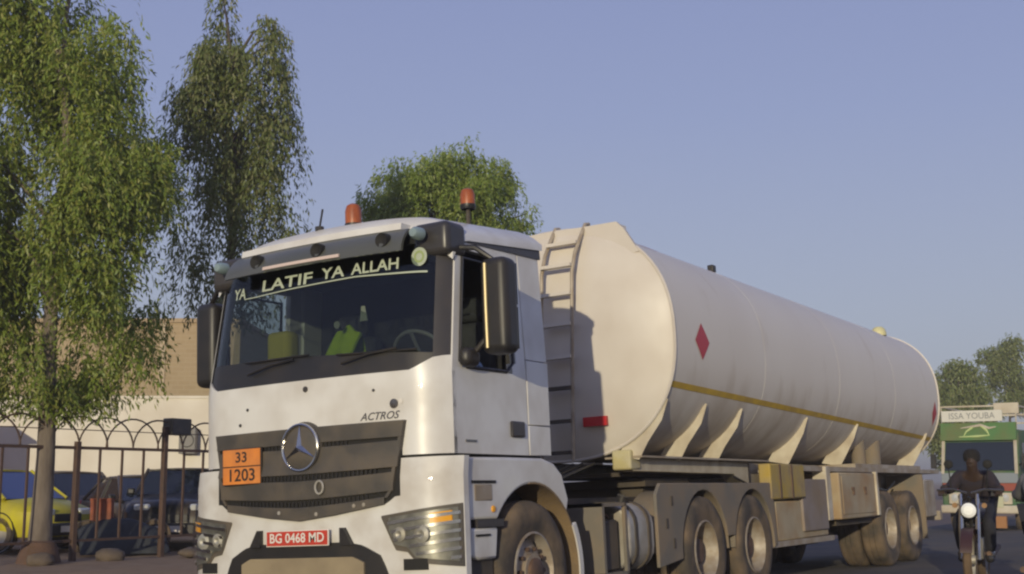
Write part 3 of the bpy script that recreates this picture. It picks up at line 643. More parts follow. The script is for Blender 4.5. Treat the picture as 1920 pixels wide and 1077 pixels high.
# front reflector, corner block, small plate
yf = Y0 - .15
b = MB(); b.box(.30, .55, Y0 - .14, Y0 - .10, 1.74, 1.83); b.build('front_reflector', M['red'], fd)
MB().box(.58, .80, Y0 - .06, Y0 - .02, 2.10, 2.14).build('maker_plate', M['plate_white'], fd)
MB().box(.54, .74, Y0 - .05, Y0 + .18, 1.31, 1.50).build('corner_block', mat('faded_yellow', (.50, .44, .20), .6, c2=(.55, .50, .34), scale=6., dirt=DUST, dirt_amt=.5), trl, bevel=.02)
# frame: goose neck, deep rear rails, cross members
for s in (-1, 1):
    b = MB(); b.prism([(4.15, 1.42), (4.15, 1.30), (6.75, 1.28), (7.02, 1.16), (7.22, 1.16), (7.22, 1.42)], 'x', s * .55, s * .72); b.build('neck_rail', M['gusset'], trl, bevel=.008)
    MB().box(s * .44, s * .84, 4.10, 7.62, 1.421, 1.440).build('neck_flange', M['frame'], trl)
    MB().box(s * .50, s * .58, 7.62, 14.9, .98, 1.42).build('deep_rail', M['frame'], trl)
    MB().box(s * .66, s * 1.16, 7.7, 14.9, 1.30, 1.36).build('side_ledge', M['frame'], trl)
    for y in (4.12, 5.08, 6.08, 8.30, 10.48, 14.45):
        ell = [sup(-a)[0:2] for a in np.linspace(R(33), R(66), 8)]
        fo = .80 if y < 7 else .84
        poly = [(.58, 1.45), (fo, 1.40), (fo + .10, 1.56), (1.06, 1.76), (1.135, 1.95), (1.12, 1.96)] + [(e[0] - .01, e[1]) for e in ell if e[1] < 1.93 and e[0] > .60]
        b = MB(); b.prism([(p[0] * s, p[1]) for p in poly], 'y', y - .006, y + .006); b.build('gusset', M['gusset'], trl)
MB().box(-.48, .48, 4.4, 7.4, 1.26, 1.30).build('neck_plate', M['chassis'], trl)
# stacked blocks behind the drive axles: yellow box, cabinet, legs, tool box
MB().box(1.10, 1.24, 6.50, 7.66, .98, 1.37).build('yellow_box', mat('dusty_yellow', (.40, .28, .05), .65, c2=(.44, .34, .12), scale=5., dirt=DUST, dirt_amt=.8, dscale=5.), trl, bevel=.02)
for y in (6.8, 7.2): MB().box(1.235, 1.25, y - .02, y + .02, .99, 1.36).build('box_strap', M['hub'], trl)
MB().box(.66, 1.18, 6.75, 8.6, .52, .96).build('tan_cabinet', M['tanbox'], trl, bevel=.02)
MB().box(1.10, 1.21, 7.62, 8.55, .60, 1.20).build('pipe_cover', mat('mauve_panel', (.26, .22, .20), .7, c2=(.21, .17, .14), scale=3., dirt=DUST, dirt_amt=.6), trl, bevel=.01)
MB().box(.60, 1.20, 6.45, 8.75, .46, .52).build('cabinet_floor', M['frame'], trl)
for s in (-1, 1):
    MB().box(s * 1.02, s * 1.20, 8.62, 8.80, .70, 1.36).build('landing_leg', M['gusset'], trl, bevel=.01)
tb = MB().box(.72, 1.235, 9.02, 10.78, .70, 1.285).build('tool_box', M['tanbox'], trl, bevel=.02)
MB().box(1.236, 1.246, 9.10, 10.55, .76, 1.24).build('box_door', M['tanbox'], tb, bevel=.006)
for y in (9.55, 10.1):
    b = MB(); b.box(1.246, 1.262, y - .05, y + .05, 1.06, 1.10); b.box(1.246, 1.272, y - .015, y + .015, 1.00, 1.10); b.build('box_latch', M['hub'], tb)
for y, z in ((6.0, 1.24), (8.9, 1.22), (11.0, 1.2)):
    b = MB(); b.tube([(1.0, y, z), (1.03, y + .5, z - .12), (1.02, y + 1.1, z - .15), (.98, y + 1.7, z - .02)], .014, 6); b.build('air_line', M['black'], trl)
MB().box(1.21, 1.262, 10.66, 10.74, .72, 1.30).build('box_edge', M['gusset'], tb)
b = MB(); b.box(.68, 1.10, 9.2, 11.0, .62, .68); b.build('box_shelf', M['chassis'], trl)
T1, T2 = 11.36, 12.66
for a in (T1, T2):
    for s in (-1, 1): wheel(trl, s * 1.075, a, .52, s, True)
    b = MB(); b.cyl((-1, a, .52), (1, a, .52), .075, 12); b.build('axle', M['chassis'], trl)
for s in (-1, 1):
    b = MB()
    for k in range(6): b.tube([(s * .55, T1 - .55, .80 - .02 * k), (s * .55, T1, .64 - .02 * k), (s * .55, T1 + .62, .80 - .02 * k)], .02, 4)
    for k in range(6): b.tube([(s * .55, T2 - .62, .80 - .02 * k), (s * .55, T2, .64 - .02 * k), (s * .55, T2 + .55, .80 - .02 * k)], .02, 4)
    b.build('leaf_springs', M['hub'], trl)
    MB().box(s * .66, s * 1.22, 13.45, 13.49, .30, 1.28).build('mud_flap', M['mud'], trl)
    MB().box(s * .66, s * 1.20, 13.6, 14.3, .62, 1.20).build('rear_locker', M['frame'], trl, bevel=.02)
MB().box(-1.15, 1.15, 14.75, 14.9, .55, .70).build('under_run_bar', M['frame'], trl, bevel=.01)
for s in (-1, 1):
    MB().box(s * .48, s * .58, 14.7, 14.9, .68, 1.0).build('bar_bracket', M['frame'], trl)
    MB().box(s * .75, s * 1.05, 14.88, 14.93, .85, .98).build('tail_lamp', M['red'], trl)
# upper rear: discharge pipes behind the fourth gusset
for y, r in ((11.3, .10), (12.0, .13)): MB().cyl((.86, y, 1.40), (.87, y, 1.78), r, 14).build('discharge_pipe', M['mud'], trl)
b = MB(); b.box(.55, 1.08, 10.35, 14.0, 1.36, 1.42); b.build('pipe_tray', M['frame'], trl)
b = MB(); b.tube([(.5, 9.4, .62), (.7, 10.0, .50), (.6, 10.5, .46), (.3, 11.0, .5)], .05, 8); b.build('hanging_pipe', M['hub'], trl)
b = MB(); b.lathe([(0, -.3), (.13, -.28), (.13, .28), (0, .3)], (.45, 10.0, .50), 'y', 16); b.build('air_tank', M['chassis'], trl)
# ================================================================== TREES
CR, CF = Vector((cos(R(31)), sin(R(31)), 0)), Vector((-sin(R(31)), cos(R(31)), 0))
bark = mat('pale_bark', (.20, .165, .13), .9, c2=(.12, .095, .075), scale=6., bump=.8, bscale=18., stretch=(1, 1, .3))
barkd = mat('dark_bark', (.10, .08, .06), .9, c2=(.07, .055, .045), scale=6., bump=.8, bscale=18., stretch=(1, 1, .3))
def leaves_mesh(p, d, w):
    """p start, d leaf vector, w half-width vector: one diamond per leaf"""
    n = len(p); v = np.empty((n, 4, 3)); v[:, 0] = p; v[:, 1] = p + d * .5 + w; v[:, 2] = p + d; v[:, 3] = p + d * .5 - w
    me = bpy.data.meshes.new('crown'); me.vertices.add(n * 4); me.vertices.foreach_set('co', v.reshape(-1))
    me.loops.add(n * 4); me.loops.foreach_set('vertex_index', np.arange(n * 4, dtype=np.int32))
    me.polygons.add(n); me.polygons.foreach_set('loop_start', np.arange(0, n * 4, 4, dtype=np.int32))
    me.update(calc_edges=True); me.validate(); return me
def unit(a): return a / np.maximum(np.linalg.norm(a, axis=1, keepdims=True), 1e-9)
def tree(label, base, prof, nclump, nstrand, strand, leaf, lm, bm_, rt, group=None, droop=1., extra=(), clump_r=.4, name='weeping_tree', lean=(0, 0), hollow=0., lobes=0, ls=(.4, .5)):
    """prof: (z, left, right, depth) crown half-extents above the base"""
    root = thing(name, label, 'tree', base, 0, group)
    z = np.array([p[0] for p in prof]); Lp, Rp, Dp = (np.array([p[k] for p in prof]) for k in (1, 2, 3))
    zz = np.linspace(z[0], z[-1], 200); area = (np.interp(zz, z, Lp) + np.interp(zz, z, Rp)) * np.interp(zz, z, Dp); area = np.maximum(area, 0) + 1e-3
    npick = lobes or nclump
    cz = rng.choice(zz, npick, p=area / area.sum()); th = rng.uniform(0, 2 * pi, npick); rr = np.sqrt(rng.uniform(.35 if lobes else hollow, 1, npick)) * .95
    s, q = np.cos(th) * rr, np.sin(th) * rr
    lat = np.where(s > 0, s * np.interp(cz, z, Rp), s * np.interp(cz, z, Lp)); dep = q * np.interp(cz, z, Dp)
    cl = np.stack([lat, dep, cz], 1)
    if lobes:       # foliage gathers in boughs, with gaps between them
        L_ = rng.integers(0, lobes, nclump); cl = cl[L_] + np.clip(rng.normal(0, 1, (nclump, 3)), -1.7, 1.7) * np.array([ls[0], ls[0], ls[1]]) * rng.uniform(.6, 1.2, lobes)[L_][:, None]
        lim = np.where(cl[:, 0] > 0, np.interp(cl[:, 2], z, Rp), np.interp(cl[:, 2], z, Lp)) * 1.08; cl[:, 0] = np.clip(cl[:, 0], -lim, lim)
    if len(extra): cl = np.vstack([cl, np.array(extra, float)])
    nc = len(cl); ns = rng.integers(int(nstrand * .6), int(nstrand * 1.4), nc)
    idx = np.repeat(np.arange(nc), ns); n = len(idx)
    cr = clump_r * rng.uniform(.6, 1.25, nc)
    off = np.clip(rng.normal(0, 1, (n, 3)), -1.5, 1.5) * cr[idx][:, None] * np.array([.5, .5, .45])
    st = cl[idx] + off
    Ls = strand * rng.uniform(.4, 1.3, n)
    k = max(3, int(strand / leaf * 2.2))
    t = rng.uniform(0, 1, (n, k))
    out = unit(off * np.array([1, 1, .3]) + rng.normal(0, .1, (n, 3)))
    hz = out * np.array([1, 1, .2])
    pos = st[:, None, :] + hz[:, None, :] * (Ls[:, None] * .35 * np.sqrt(t))[:, :, None] + np.array([0, 0, -1.]) * (droop * Ls[:, None] * t ** 1.4)[:, :, None]
    pos = pos.reshape(-1, 3) + rng.normal(0, leaf * .22, (n * k, 3))
    dd = unit(rng.normal(0, 1, (n * k, 3)) * .5 + np.array([0, 0, -1.0 * droop]) + np.repeat(hz, k, 0) * .5) * (leaf * rng.uniform(.6, 1.3, (n * k, 1)))
    ww = unit(np.cross(dd, np.repeat(out, k, 0) + np.array([0, 0, .25]) + rng.normal(0, .55, (n * k, 3)))) * (leaf * .14 * rng.uniform(.7, 1.3, (n * k, 1)))
    keep = pos[:, 2] > prof[0][0] - .15 - .35 * rng.uniform(0, 1, len(pos)) ** 2
    ax = np.array([[CR.x, CR.y, 0], [CF.x, CF.y, 0], [0, 0, 1]])
    me = leaves_mesh(pos[keep] @ ax, dd[keep] @ ax, ww[keep] @ ax); me.materials.append(lm)
    o = bpy.data.objects.new('crown', me); col.objects.link(o); o.parent = root; o['kind'] = 'stuff'
    # trunk with limbs
    b = MB(); top = z[-1] * .86; W = lambda a: CR * a[0] + CF * a[1] + Vector((0, 0, a[2]))
    tp = [Vector((lean[0] * (max(h, 0) / top) ** 1.3 + .06 * sin(h * 1.3) * h / top * 2, lean[1] * h / top, h)) for h in np.linspace(-.15, top, 12)]
    b.tube([W(p) for p in tp], [rt * (1.25 if i == 0 else 1.06 if i == 1 else 1) * (1 - .85 * i / 11) for i in range(12)], 12)
    tr = b.build('trunk', bm_, root, smooth=60)
    b = MB()
    for i in rng.choice(nc, min(nc, 34), replace=False):
        e = Vector(cl[i]); h = max(z[0] * .9, min(e.z - .35 * (abs(e.x) + abs(e.y)) - .5, top * .95))
        s0 = Vector((np.interp(h, [p.z for p in tp], [p.x for p in tp]), 0, h)); m1 = s0.lerp(e, .55) + Vector((0, 0, .25))
        b.tube([W(s0), W(s0.lerp(m1, .5) + Vector((0, 0, .06))), W(m1), W(e)], [rt * .3, rt * .22, rt * .15, rt * .05], 6)
    b.build('limbs', bm_, tr, smooth=60)['kind'] = 'stuff'
    return root
lf1 = leaf_mat('bright_leaves', (.155, .225, .028), (.22, .285, .042), (.29, .29, .065))
lf2 = leaf_mat('olive_leaves', (.115, .155, .035), (.165, .20, .055), (.21, .20, .085))
lf3 = leaf_mat('round_crown_leaves', (.165, .24, .034), (.21, .285, .045), (.25, .28, .065))
lf4 = leaf_mat('far_leaves', (.15, .20, .045), (.19, .225, .055), (.21, .215, .075))
tree('tall weeping tree with bright green drooping foliage and a pale trunk by the fence', (-10.56, 6.39, gz(-10.56, 6.4)),
     [(2.6, .5, .6, .5), (3.4, 1.2, .85, 1.1), (4.2, 1.7, 1.3, 1.4), (5.0, 1.9, 1.55, 1.6), (6.2, 1.8, 1.6, 1.5), (7.0, 1.5, 1.15, 1.3), (8.6, 1.25, 1.05, 1.1), (10.2, .85, .8, .8), (11.2, .2, .2, .2)],
     215, 34, .85, .115, lf1, bark, .165, extra=[(.62, .1, 2.9), (.66, .0, 2.55), (.6, .1, 2.25), (1.2, 0, 3.5), (1.35, .2, 3.4), (-.5, .1, 2.6), (.3, -.3, 2.7)], clump_r=.36, lean=(.02, .1), lobes=46, ls=(.30, .38))
tree('dark olive weeping tree with ragged hanging foliage, standing behind the truck cab', (-10.65, 10.4, gz(-10.6, 10)),
     [(4.4, .45, .1, .4), (5.2, .7, .35, .7), (5.8, .7, .85, .9), (6.4, .7, 1.0, 1.0), (7.0, .75, 1.05, 1.0), (8.2, 1.0, 1.15, 1.1), (9.2, .95, 1.15, 1.0), (10.2, .85, .85, .8), (11.0, .5, .6, .4)],
     66, 21, 1.25, .12, lf2, barkd, .15, extra=[(-.5, 0, 5.2), (-.7, .2, 5.6), (-.3, .1, 5.0), (-.8, 0, 5.9), (1.1, 0, 5.9), (1.05, .2, 6.3), (-1.35, 0, 7.3), (-1.4, .1, 7.7)], clump_r=.20, droop=1.35, lobes=19, ls=(.17, .42))
tree('rounded bright green tree whose crown rises above the cab roof', (-11.47, 19.06, gz(-11.5, 19)),
     [(4.6, 1.2, 1.2, 1.2), (6.0, 1.95, 1.95, 1.8), (7.7, 2.0, 2.0, 1.9), (8.2, 1.85, 1.85, 1.8), (8.7, 1.65, 1.65, 1.6), (9.05, 1.35, 1.4, 1.3), (9.25, .9, 1.0, .9)],
     380, 36, .42, .125, lf3, barkd, .2, name='round_tree', clump_r=.36, lobes=90, ls=(.30, .20), extra=[(-2.0, 0, 8.0), (-2.05, .1, 7.8), (1.95, 0, 7.9), (-1.1, 0, 9.15), (-.9, 0.2, 9.0), (0, 0, 9.35), (.1, .2, 9.2), (1.15, 0, 9.2), (1.4, 0, 8.9), (-1.5, 0, 8.8)])
tree('wide rounded olive green tree far off above the green minibus', (-10.1, 71.3, 0),
     [(2.2, 1.0, 1.6, 1.4), (3.6, 1.6, 2.0, 1.8), (5.0, 2.0, 2.1, 2.0), (6.4, 2.0, 1.9, 1.9), (7.6, 1.5, 1.4, 1.4), (8.3, .6, .6, .6)],
     280, 34, .40, .30, lf4, barkd, .2, name='round_tree', clump_r=.5)
tree('tall sparse tree with open clumps at the right edge, behind the rounded tree', (-9.3, 83, 0),
     [(6.0, .6, 1.4, .8), (7.4, 1.2, 2.0, 1.2), (8.6, 1.4, 1.2, 1.0), (10.0, 1.6, 1.3, 1.0), (10.9, .9, .8, .6)],
     60, 40, .6, .30, lf4, barkd, .16, name='sparse_tree', clump_r=.5, extra=[(1.6, 0, 7.6), (2.0, 0, 8.2), (2.2, 0, 6.6), (1.4, 0, 6.2), (2.6, 0, 7.0), (2.4, 0, 10.9), (2.2, 0, 5.8), (2.9, .3, 6.4), (3.3, 0, 7.4), (3.6, .2, 6.2), (1.4, .4, 5.6), (.6, .3, 6.4), (0, .2, 7.0), (3.1, .4, 5.6)])

# ================================================================== FENCE
iron = mat('brown_iron', (.075, .045, .032), .6, c2=(.105, .06, .038), scale=8.)
FX = -10.5
fence = thing('iron_fence', 'brown iron fence with interlaced arches along its top, left of the truck', 'fence', (FX, 7.0, 0))
posts = [1.4 + 1.86 * k - 7.0 for k in range(9)]; ya, yb = posts[0], posts[-1]
MB().box(-.02, .02, ya, yb, 1.735, 1.785).build('rail', iron, fence); MB().box(-.018, .018, ya, yb, .28, .32).build('rail', iron, fence)
MB().box(-.008, .008, ya, yb, 2.04, 2.055).build('rail', iron, fence)
pm = None
for k, y in enumerate(posts):
    MB().box(-.042, .042, y - .042, y + .042, -.15, 1.86 if k != 4 else 2.16).build('post', iron, fence, bevel=.006)
pk = MB().box(-.016, .016, -.016, .016, .30, 1.74).build('picket', iron, fence); first = True
y = ya + .46
while y < yb:
    if min(abs(y - p) for p in posts) > .12:
        c = pk if first else pk.copy()
        if not first: col.objects.link(c); c.parent = fence
        c.location = (0, y, 0); first = False
    y += .465
ac = MB().tube([(0, .57 * cos(t), 1.76 + .50 * sin(t)) for t in np.linspace(0, pi, 16)], .015, 6).build('arch', iron, fence); first = True
y = ya + .57
while y < yb - .5:
    c = ac if first else ac.copy()
    if not first: col.objects.link(c); c.parent = fence
    c.location = (0 if first else random.choice((-.008, .008)), y, 0); first = False; y += .56
b = MB(); b.box(-.12, .12, -.2, .26, -.14, .15); bx = b.build('meter_box', M['pillar'], bevel=.02); bx.location = (FX + .02, posts[4] + 7.0 + .22, 2.16)
tag(bx, 'dark box fixed at the top of the fence post nearest the truck', 'box')
stone = mat('dusty_stone', (.15, .115, .085), .95, c2=(.11, .085, .065), scale=5., bump=.8)
def rock(loc, r, label):
    bm = bmesh.new(); bmesh.ops.create_icosphere(bm, subdivisions=2, radius=1)
    for v in bm.verts:
        v.co = Vector((v.co.x * r[0], v.co.y * r[1], v.co.z * r[2])) * (1 + .16 * sin(v.co.x * 5 + loc[1] * 3) * cos(v.co.y * 4) + random.uniform(-.05, .05))
    me = bpy.data.meshes.new('stone'); bm.to_mesh(me); bm.free(); me.materials.append(stone); me.polygons.foreach_set('use_smooth', [True] * len(me.polygons))
    o = bpy.data.objects.new('stone', me); col.objects.link(o); o.location = loc; tag(o, label, 'stone'); return o
rock((-10.05, 7.35, .06), (.26, .22, .13), 'low grey brown stone on the ground between the two trunk-side fence posts')
rock((-10.2, 6.15, .05), (.24, .20, .12), 'flat dusty stone lying left of the pale tree trunk')
rock((-9.9, 8.95, .04), (.20, .2, .09), 'small dusty stone at the foot of the fence post nearest the truck')
b = MB(); b.lathe([(.16, .34), (.24, .30), (.30, .12), (.36, -.08)], (0, 0, 0), 'z', 20); br = b.build('earth_collar', mat('red_earth', (.13, .075, .05), .95, c2=(.10, .06, .04), scale=5., bump=.8)); br.location = (-10.56, 6.39, gz(-10.56, 6.4)); tag(br, 'red brown earth mound around the base of the pale tree trunk', 'earth mound')

# ================================================================== WALL AND BUILDINGS
whitewash = mat('whitewash', (.76, .71, .62), .85, c2=(.70, .65, .56), scale=.5, dirt=(.46, .38, .28), dirt_amt=.35, dscale=.9, bump=.2)
wall = thing('boundary_wall', 'whitewashed wall running behind the parked cars, below the tan building', 'wall', (-19.2, 15.36, 0), R(31))
MB().box(-14, 3.6, 0, .25, -.3, 3.30).build('wall_face', whitewash, wall); MB().box(-14.03, 3.63, -.03, .28, 3.30, 3.36).build('coping', whitewash, wall)
b = MB(); b.box(-.2, .2, -.3, 0, 0, .34); acu = thing('air_conditioner', 'grey air conditioner box on the white wall beside the cab', 'air conditioner', (-19.2 + 1.98 * CR.x, 15.36 + 1.98 * CR.y, 1.9), R(31))
MB().box(-.21, .21, -.28, -.002, 0, .64).build('casing', mat('grey_casing', (.20, .19, .18), .6), acu, bevel=.02)
b = MB(); b.tube([(.16 * cos(t), -.285, .33 + .16 * sin(t)) for t in np.linspace(0, 2 * pi, 20, endpoint=False)], .012, 6, closed=True); b.build('fan_guard', M['black'], acu)
# tan block building
bl = bpy.data.materials.new('tan_blockwork'); bl.use_nodes = True; n, l = bl.node_tree.nodes, bl.node_tree.links; bs = n['Principled BSDF']; bs.inputs['Roughness'].default_value = .9
tc = n.new('ShaderNodeTexCoord'); sx = n.new('ShaderNodeSeparateXYZ'); cx = n.new('ShaderNodeCombineXYZ'); l.new(tc.outputs['Object'], sx.inputs[0]); l.new(sx.outputs['X'], cx.inputs['X']); l.new(sx.outputs['Z'], cx.inputs['Y'])
bt = n.new('ShaderNodeTexBrick'); bt.inputs['Scale'].default_value = 1.0; bt.inputs['Brick Width'].default_value = .40; bt.inputs['Row Height'].default_value = .15; bt.inputs['Mortar Size'].default_value = .012
bt.inputs['Color1'].default_value = (.45, .36, .20, 1); bt.inputs['Color2'].default_value = (.42, .33, .18, 1); bt.inputs['Mortar'].default_value = (.47, .385, .23, 1)
l.new(cx.outputs[0], bt.inputs['Vector']); ns = n.new('ShaderNodeTexNoise'); ns.inputs['Scale'].default_value = .6; ns.inputs['Detail'].default_value = 6
mx = n.new('ShaderNodeMix'); mx.data_type = 'RGBA'; mx.blend_type = 'MULTIPLY'; mx.inputs['Factor'].default_value = .35; l.new(bt.outputs['Color'], mx.inputs['A']); l.new(ns.outputs['Color'], mx.inputs['B']); l.new(mx.outputs['Result'], bs.inputs['Base Color'])
bp = n.new('ShaderNodeBump'); bp.inputs['Strength'].default_value = .5; bp.invert = True; l.new(bt.outputs['Fac'], bp.inputs['Height']); l.new(bp.outputs[0], bs.inputs['Normal'])
bld = thing('block_building', 'large tan blockwork building without windows, behind the white wall', 'building', (-26.3, 22.3, 0), R(31))
MB().box(-16, 3.6, 0, 9, -.3, 6.42).build('wall', bl, bld)
MB().box(-16.06, 3.66, -.06, 9.06, 6.42, 6.56).build('parapet', mat('parapet_render', (.40, .30, .19), .9, c2=(.35, .26, .16), scale=2.), bld)
pil = mat('pale_concrete', (.48, .39, .27), .9, c2=(.42, .33, .22), scale=3.)
for x in (-14, -10.6, -7.2, -3.8, -.45, 1.05):
    MB().box(x - .10, x + .10, -.035, -.001, -.3, 6.41).build('pilaster', pil, bld)
MB().box(-16, 3.6, -.02, -.002, 3.55, 3.7).build('ring_beam', pil, bld)
# kiosk at the left edge
ks = thing('kiosk', 'small salmon kiosk with a red brown lower front at the left edge', 'kiosk', (-19.2 - 2.9 * CR.x - 3.2 * CF.x, 15.36 - 2.9 * CR.y - 3.2 * CF.y, 0), R(31))
MB().box(-2.2, 0, 0, 1.8, -.1, 2.72).build('kiosk_wall', mat('salmon_render', (.50, .30, .18), .9, c2=(.44, .26, .15), scale=2.), ks)
MB().box(-2.22, .02, -.05, -.002, .1, 2.0).build('shutter', mat('red_brown_shutter', (.20, .055, .035), .7, c2=(.15, .045, .03), scale=4.), ks)
MB().box(-2.35, .12, -.35, 2.0, 2.72, 2.80).build('kiosk_roof', pil, ks)
# unseen shop, added to shade the parking place, left of the view
sh = thing('added_shade_shop', 'added ochre shop out of view on the left, shading the parked cars', 'building', (-14.6, -13.5, -.1))
MB().box(-12, 6.8, 0, 6, -.2, 2.75).build('wall', mat('ochre_render', (.42, .31, .18), .9, c2=(.38, .28, .16), scale=1.), sh)
MB().box(-12.1, 6.9, -.1, 6.1, 2.75, 2.87).build('roof', pil, sh)
for x in (-9, -5, -1, 3.4):
    MB().box(x - .5, x + .5, 5.97, 6.02, 1.0, 1.9).build('window', M['black'], sh); MB().box(x - .55, x + .55, 5.97, 6.03, -.1, 2.2).build('door', M['hub'], sh)

# ================================================================== PARKED CARS
carglass = mat('car_glass', (.012, .016, .022), .04, spec=.8)
def car(name, label, loc, rz, paint, L=4.0, W=1.66, zb=.92, zt=1.45, hood=.86, trunk=.95, yA=-.95, yB=-.35, yC=1.05, yD=1.75, pill=None, rw=.30, grillem=None, screen=None):
    """nose towards -Y"""
    root = thing(name, label, 'car', loc, rz); h = W / 2; pill = pill or paint
    b = MB(); st = []
    ys_ = [-L / 2, -L / 2 + .12, -L / 2 + .5, yA - .1, yA + .2, 0, yD - .1, yD + .1, L / 2 - .12, L / 2]
    for y in ys_:
        f = 1 - .16 * max(0, (abs(y) - L / 2 + .5) / .5) ** 2
        zt_ = np.interp(y, [-L / 2, -L / 2 + .12, yA - .1, yA + .2, yD - .1, yD + .1, L / 2 - .12, L / 2], [hood - .22, hood - .1, hood + .02, zb, zb + .02, trunk, trunk - .03, trunk - .15])
        ring = [(-h * f * .9, .24), (-h * f, .42), (-h * f, .68), (-h * f * .96, zt_ - .10), (-h * f * .86, zt_ - .02), (0, zt_ + .03), (h * f * .86, zt_ - .02), (h * f * .96, zt_ - .10), (h * f, .68), (h * f, .42), (h * f * .9, .24)]
        b.v += [(x, y, z) for x, z in ring]
    k = 11; b.f = [(i * k + j, (i + 1) * k + j, (i + 1) * k + (j + 1) % k, i * k + (j + 1) % k) for i in range(len(ys_) - 1) for j in range(k)] + [tuple(range(k)), tuple(range((len(ys_) - 1) * k, len(ys_) * k))[::-1]]
    b.m = [0] * len(b.f); body = b.build('body', paint, root, smooth=50)
    wb, wt = h * .93, h * .74; Z = lambda y: zb
    A = [(-wb, yA, zb - .02), (wb, yA, zb - .02)]; B = [(-wt, yB, zt - .04), (wt, yB, zt - .04)]; C_ = [(-wt, yC, zt - .05), (wt, yC, zt - .05)]; D = [(-wb, yD, zb - .02), (wb, yD, zb - .02)]
    MB().add([A[0], A[1], B[1], B[0]], [(0, 1, 2, 3)]).build('windscreen', screen or carglass, root); MB().add([D[0], D[1], C_[1], C_[0]], [(0, 1, 2, 3)]).build('rear_window', carglass, root)
    for i in (0, 1):
        ym = (yB + yC) / 2; fb = lambda t: tuple(np.array(A[i]) + (np.array(D[i]) - np.array(A[i])) * t); ft_ = lambda t: tuple(np.array(B[i]) + (np.array(C_[i]) - np.array(B[i])) * t)
        MB().add([fb(0), fb(.52), ft_(.5), ft_(0)], [(0, 1, 2, 3)]).build('side_window', carglass, root); MB().add([fb(.52), fb(1), ft_(1), ft_(.5)], [(0, 1, 2, 3)]).build('side_window', carglass, root)
        for a, c in ((fb(0), ft_(0)), (fb(.52), ft_(.5)), (fb(1), ft_(1))): MB().tube([a, c], .035, 6).build('pillar', pill, root)
    def rf(a, c):
        y = yB - .03 + (yC - yB + .08) * a; x = (2 * c - 1) * (wt + .03); return (x, y, zt - .06 + .06 * (1 - abs(2 * c - 1) ** 3) * sin(pi * (.15 + .7 * a)) ** .5)
    MB().grid(rf, 8, 8, thick=(0, 0, -.03)).build('roof', pill, root)
    for s in (-1, 1):
        for y in (-L / 2 + .78, L / 2 - .80):
            w_ = MB(); w_.lathe([(rw * .62, -.09), (rw * .62, .08), (rw * .5, .06), (0, .07)], (s * (h - .10), y, rw), 'x', 20, sgn=s); w = w_.build('wheel', M['silver'], root)
            t = MB(); t.lathe([(rw * .62, -.1), (rw * .93, -.1), (rw, -.06), (rw, .06), (rw * .93, .1), (rw * .62, .1)], (s * (h - .10), y, rw), 'x', 24); t.build('tyre', M['rubber'], w)
            q = MB(); q.lathe([(rw * 1.06, .085), (rw * 1.18, .10), (rw * 1.2, .06)], (s * (h - .09), y, rw + .02), 'x', 24, sgn=s); q.build('wheel_arch', M['black'], root)
        q = MB(); q.box(s * h * .55 - .15, s * h * .55 + .15, -L / 2 - .005, -L / 2 + .12, hood - .27, hood - .13); q.build('headlight', mat('car_lamp', (.62, .63, .62), .12, .3), root, bevel=.04)
        q = MB(); q.box(s * h * .8 - .08, s * h * .8 + .08, L / 2 - .1, L / 2 + .005, trunk - .3, trunk - .12); q.build('tail_light', M['red'], root, bevel=.02)
        q = MB(); q.box(s * (h + .06) - .07, s * (h + .06) + .07, yA + .18, yA + .28, zb - .02, zb + .10); q.build('wing_mirror', M['black'], root, bevel=.03)
        MB().box(s * (h - .012), s * (h + .008), -.1, .06, .72, .745).build('door_handle', M['black'], root)
        MB().box(s * (h - .012), s * (h + .006), -1.0, 1.0, .50, .56).build('side_trim', M['black'], root)
    MB().box(-h * .82, h * .82, -L / 2 - .07, -L / 2 + .1, .26, .48).build('bumper', grillem or M['black'], root, bevel=.04)
    MB().box(-h * .80, h * .80, L / 2 - .1, L / 2 + .06, .28, .50).build('bumper', grillem or M['black'], root, bevel=.04)
    MB().box(-.34, .34, -L / 2 - .012, -L / 2 + .1, .50, .64).build('grille', M['black'], root, bevel=.01)
    MB().box(-.24, .24, -L / 2 - .085, -L / 2 - .06, .32, .43).build('number_plate', M['plate_white'], root)
    return root
taxi_y = mat('taxi_yellow', srgb(196, 186, 28), .4, c2=srgb(182, 172, 30), scale=3., dirt=DUST, dirt_amt=.3)
darkp = mat('dark_grey_paint', (.030, .029, .032), .3, c2=(.038, .036, .038), scale=2., dirt=DUST, dirt_amt=.35)
blackp = mat('black_paint', (.014, .014, .015), .28, dirt=DUST, dirt_amt=.3)
brownp = mat('dusty_brown_paint', (.06, .048, .042), .45, c2=(.075, .06, .05), scale=2., dirt=DUST, dirt_amt=.4)
car('yellow_car', 'yellow hatchback parked behind the pale tree trunk, its windscreen coloured blue as if reflecting sky', (-14.62, 8.42, .02), R(98), taxi_y, L=3.9, zt=1.44, yA=-1.2, yB=-.45, screen=mat('painted_sky_screen', (.035, .065, .22), .08, spec=.8))  # blue sky reflection is put into the windscreen's base colour
car('dark_car', 'dark grey saloon with a sloping windscreen, parked between orange crate and black off-roader', (-13.6, 11.35, 0), R(64), darkp, L=4.3, zt=1.36, zb=.88, hood=.84, yA=-1.0, yB=-.2, yC=.8, yD=1.7)
car('brown_car', 'dusty brown car whose roof shows above the orange crate', (-17.4, 12.6, 0), R(78), brownp, L=4.1, zt=1.46, yA=-.9, yB=-.3)
car('black_off_roader', 'black off-roader with a bright front badge, parked nearest the truck', (-12.75, 11.6, 0), R(38), blackp, L=4.3, W=1.8, zt=1.50, zb=1.0, hood=.95, trunk=1.02, yA=-.8, yB=-.45, yC=1.9, yD=2.05, rw=.36)
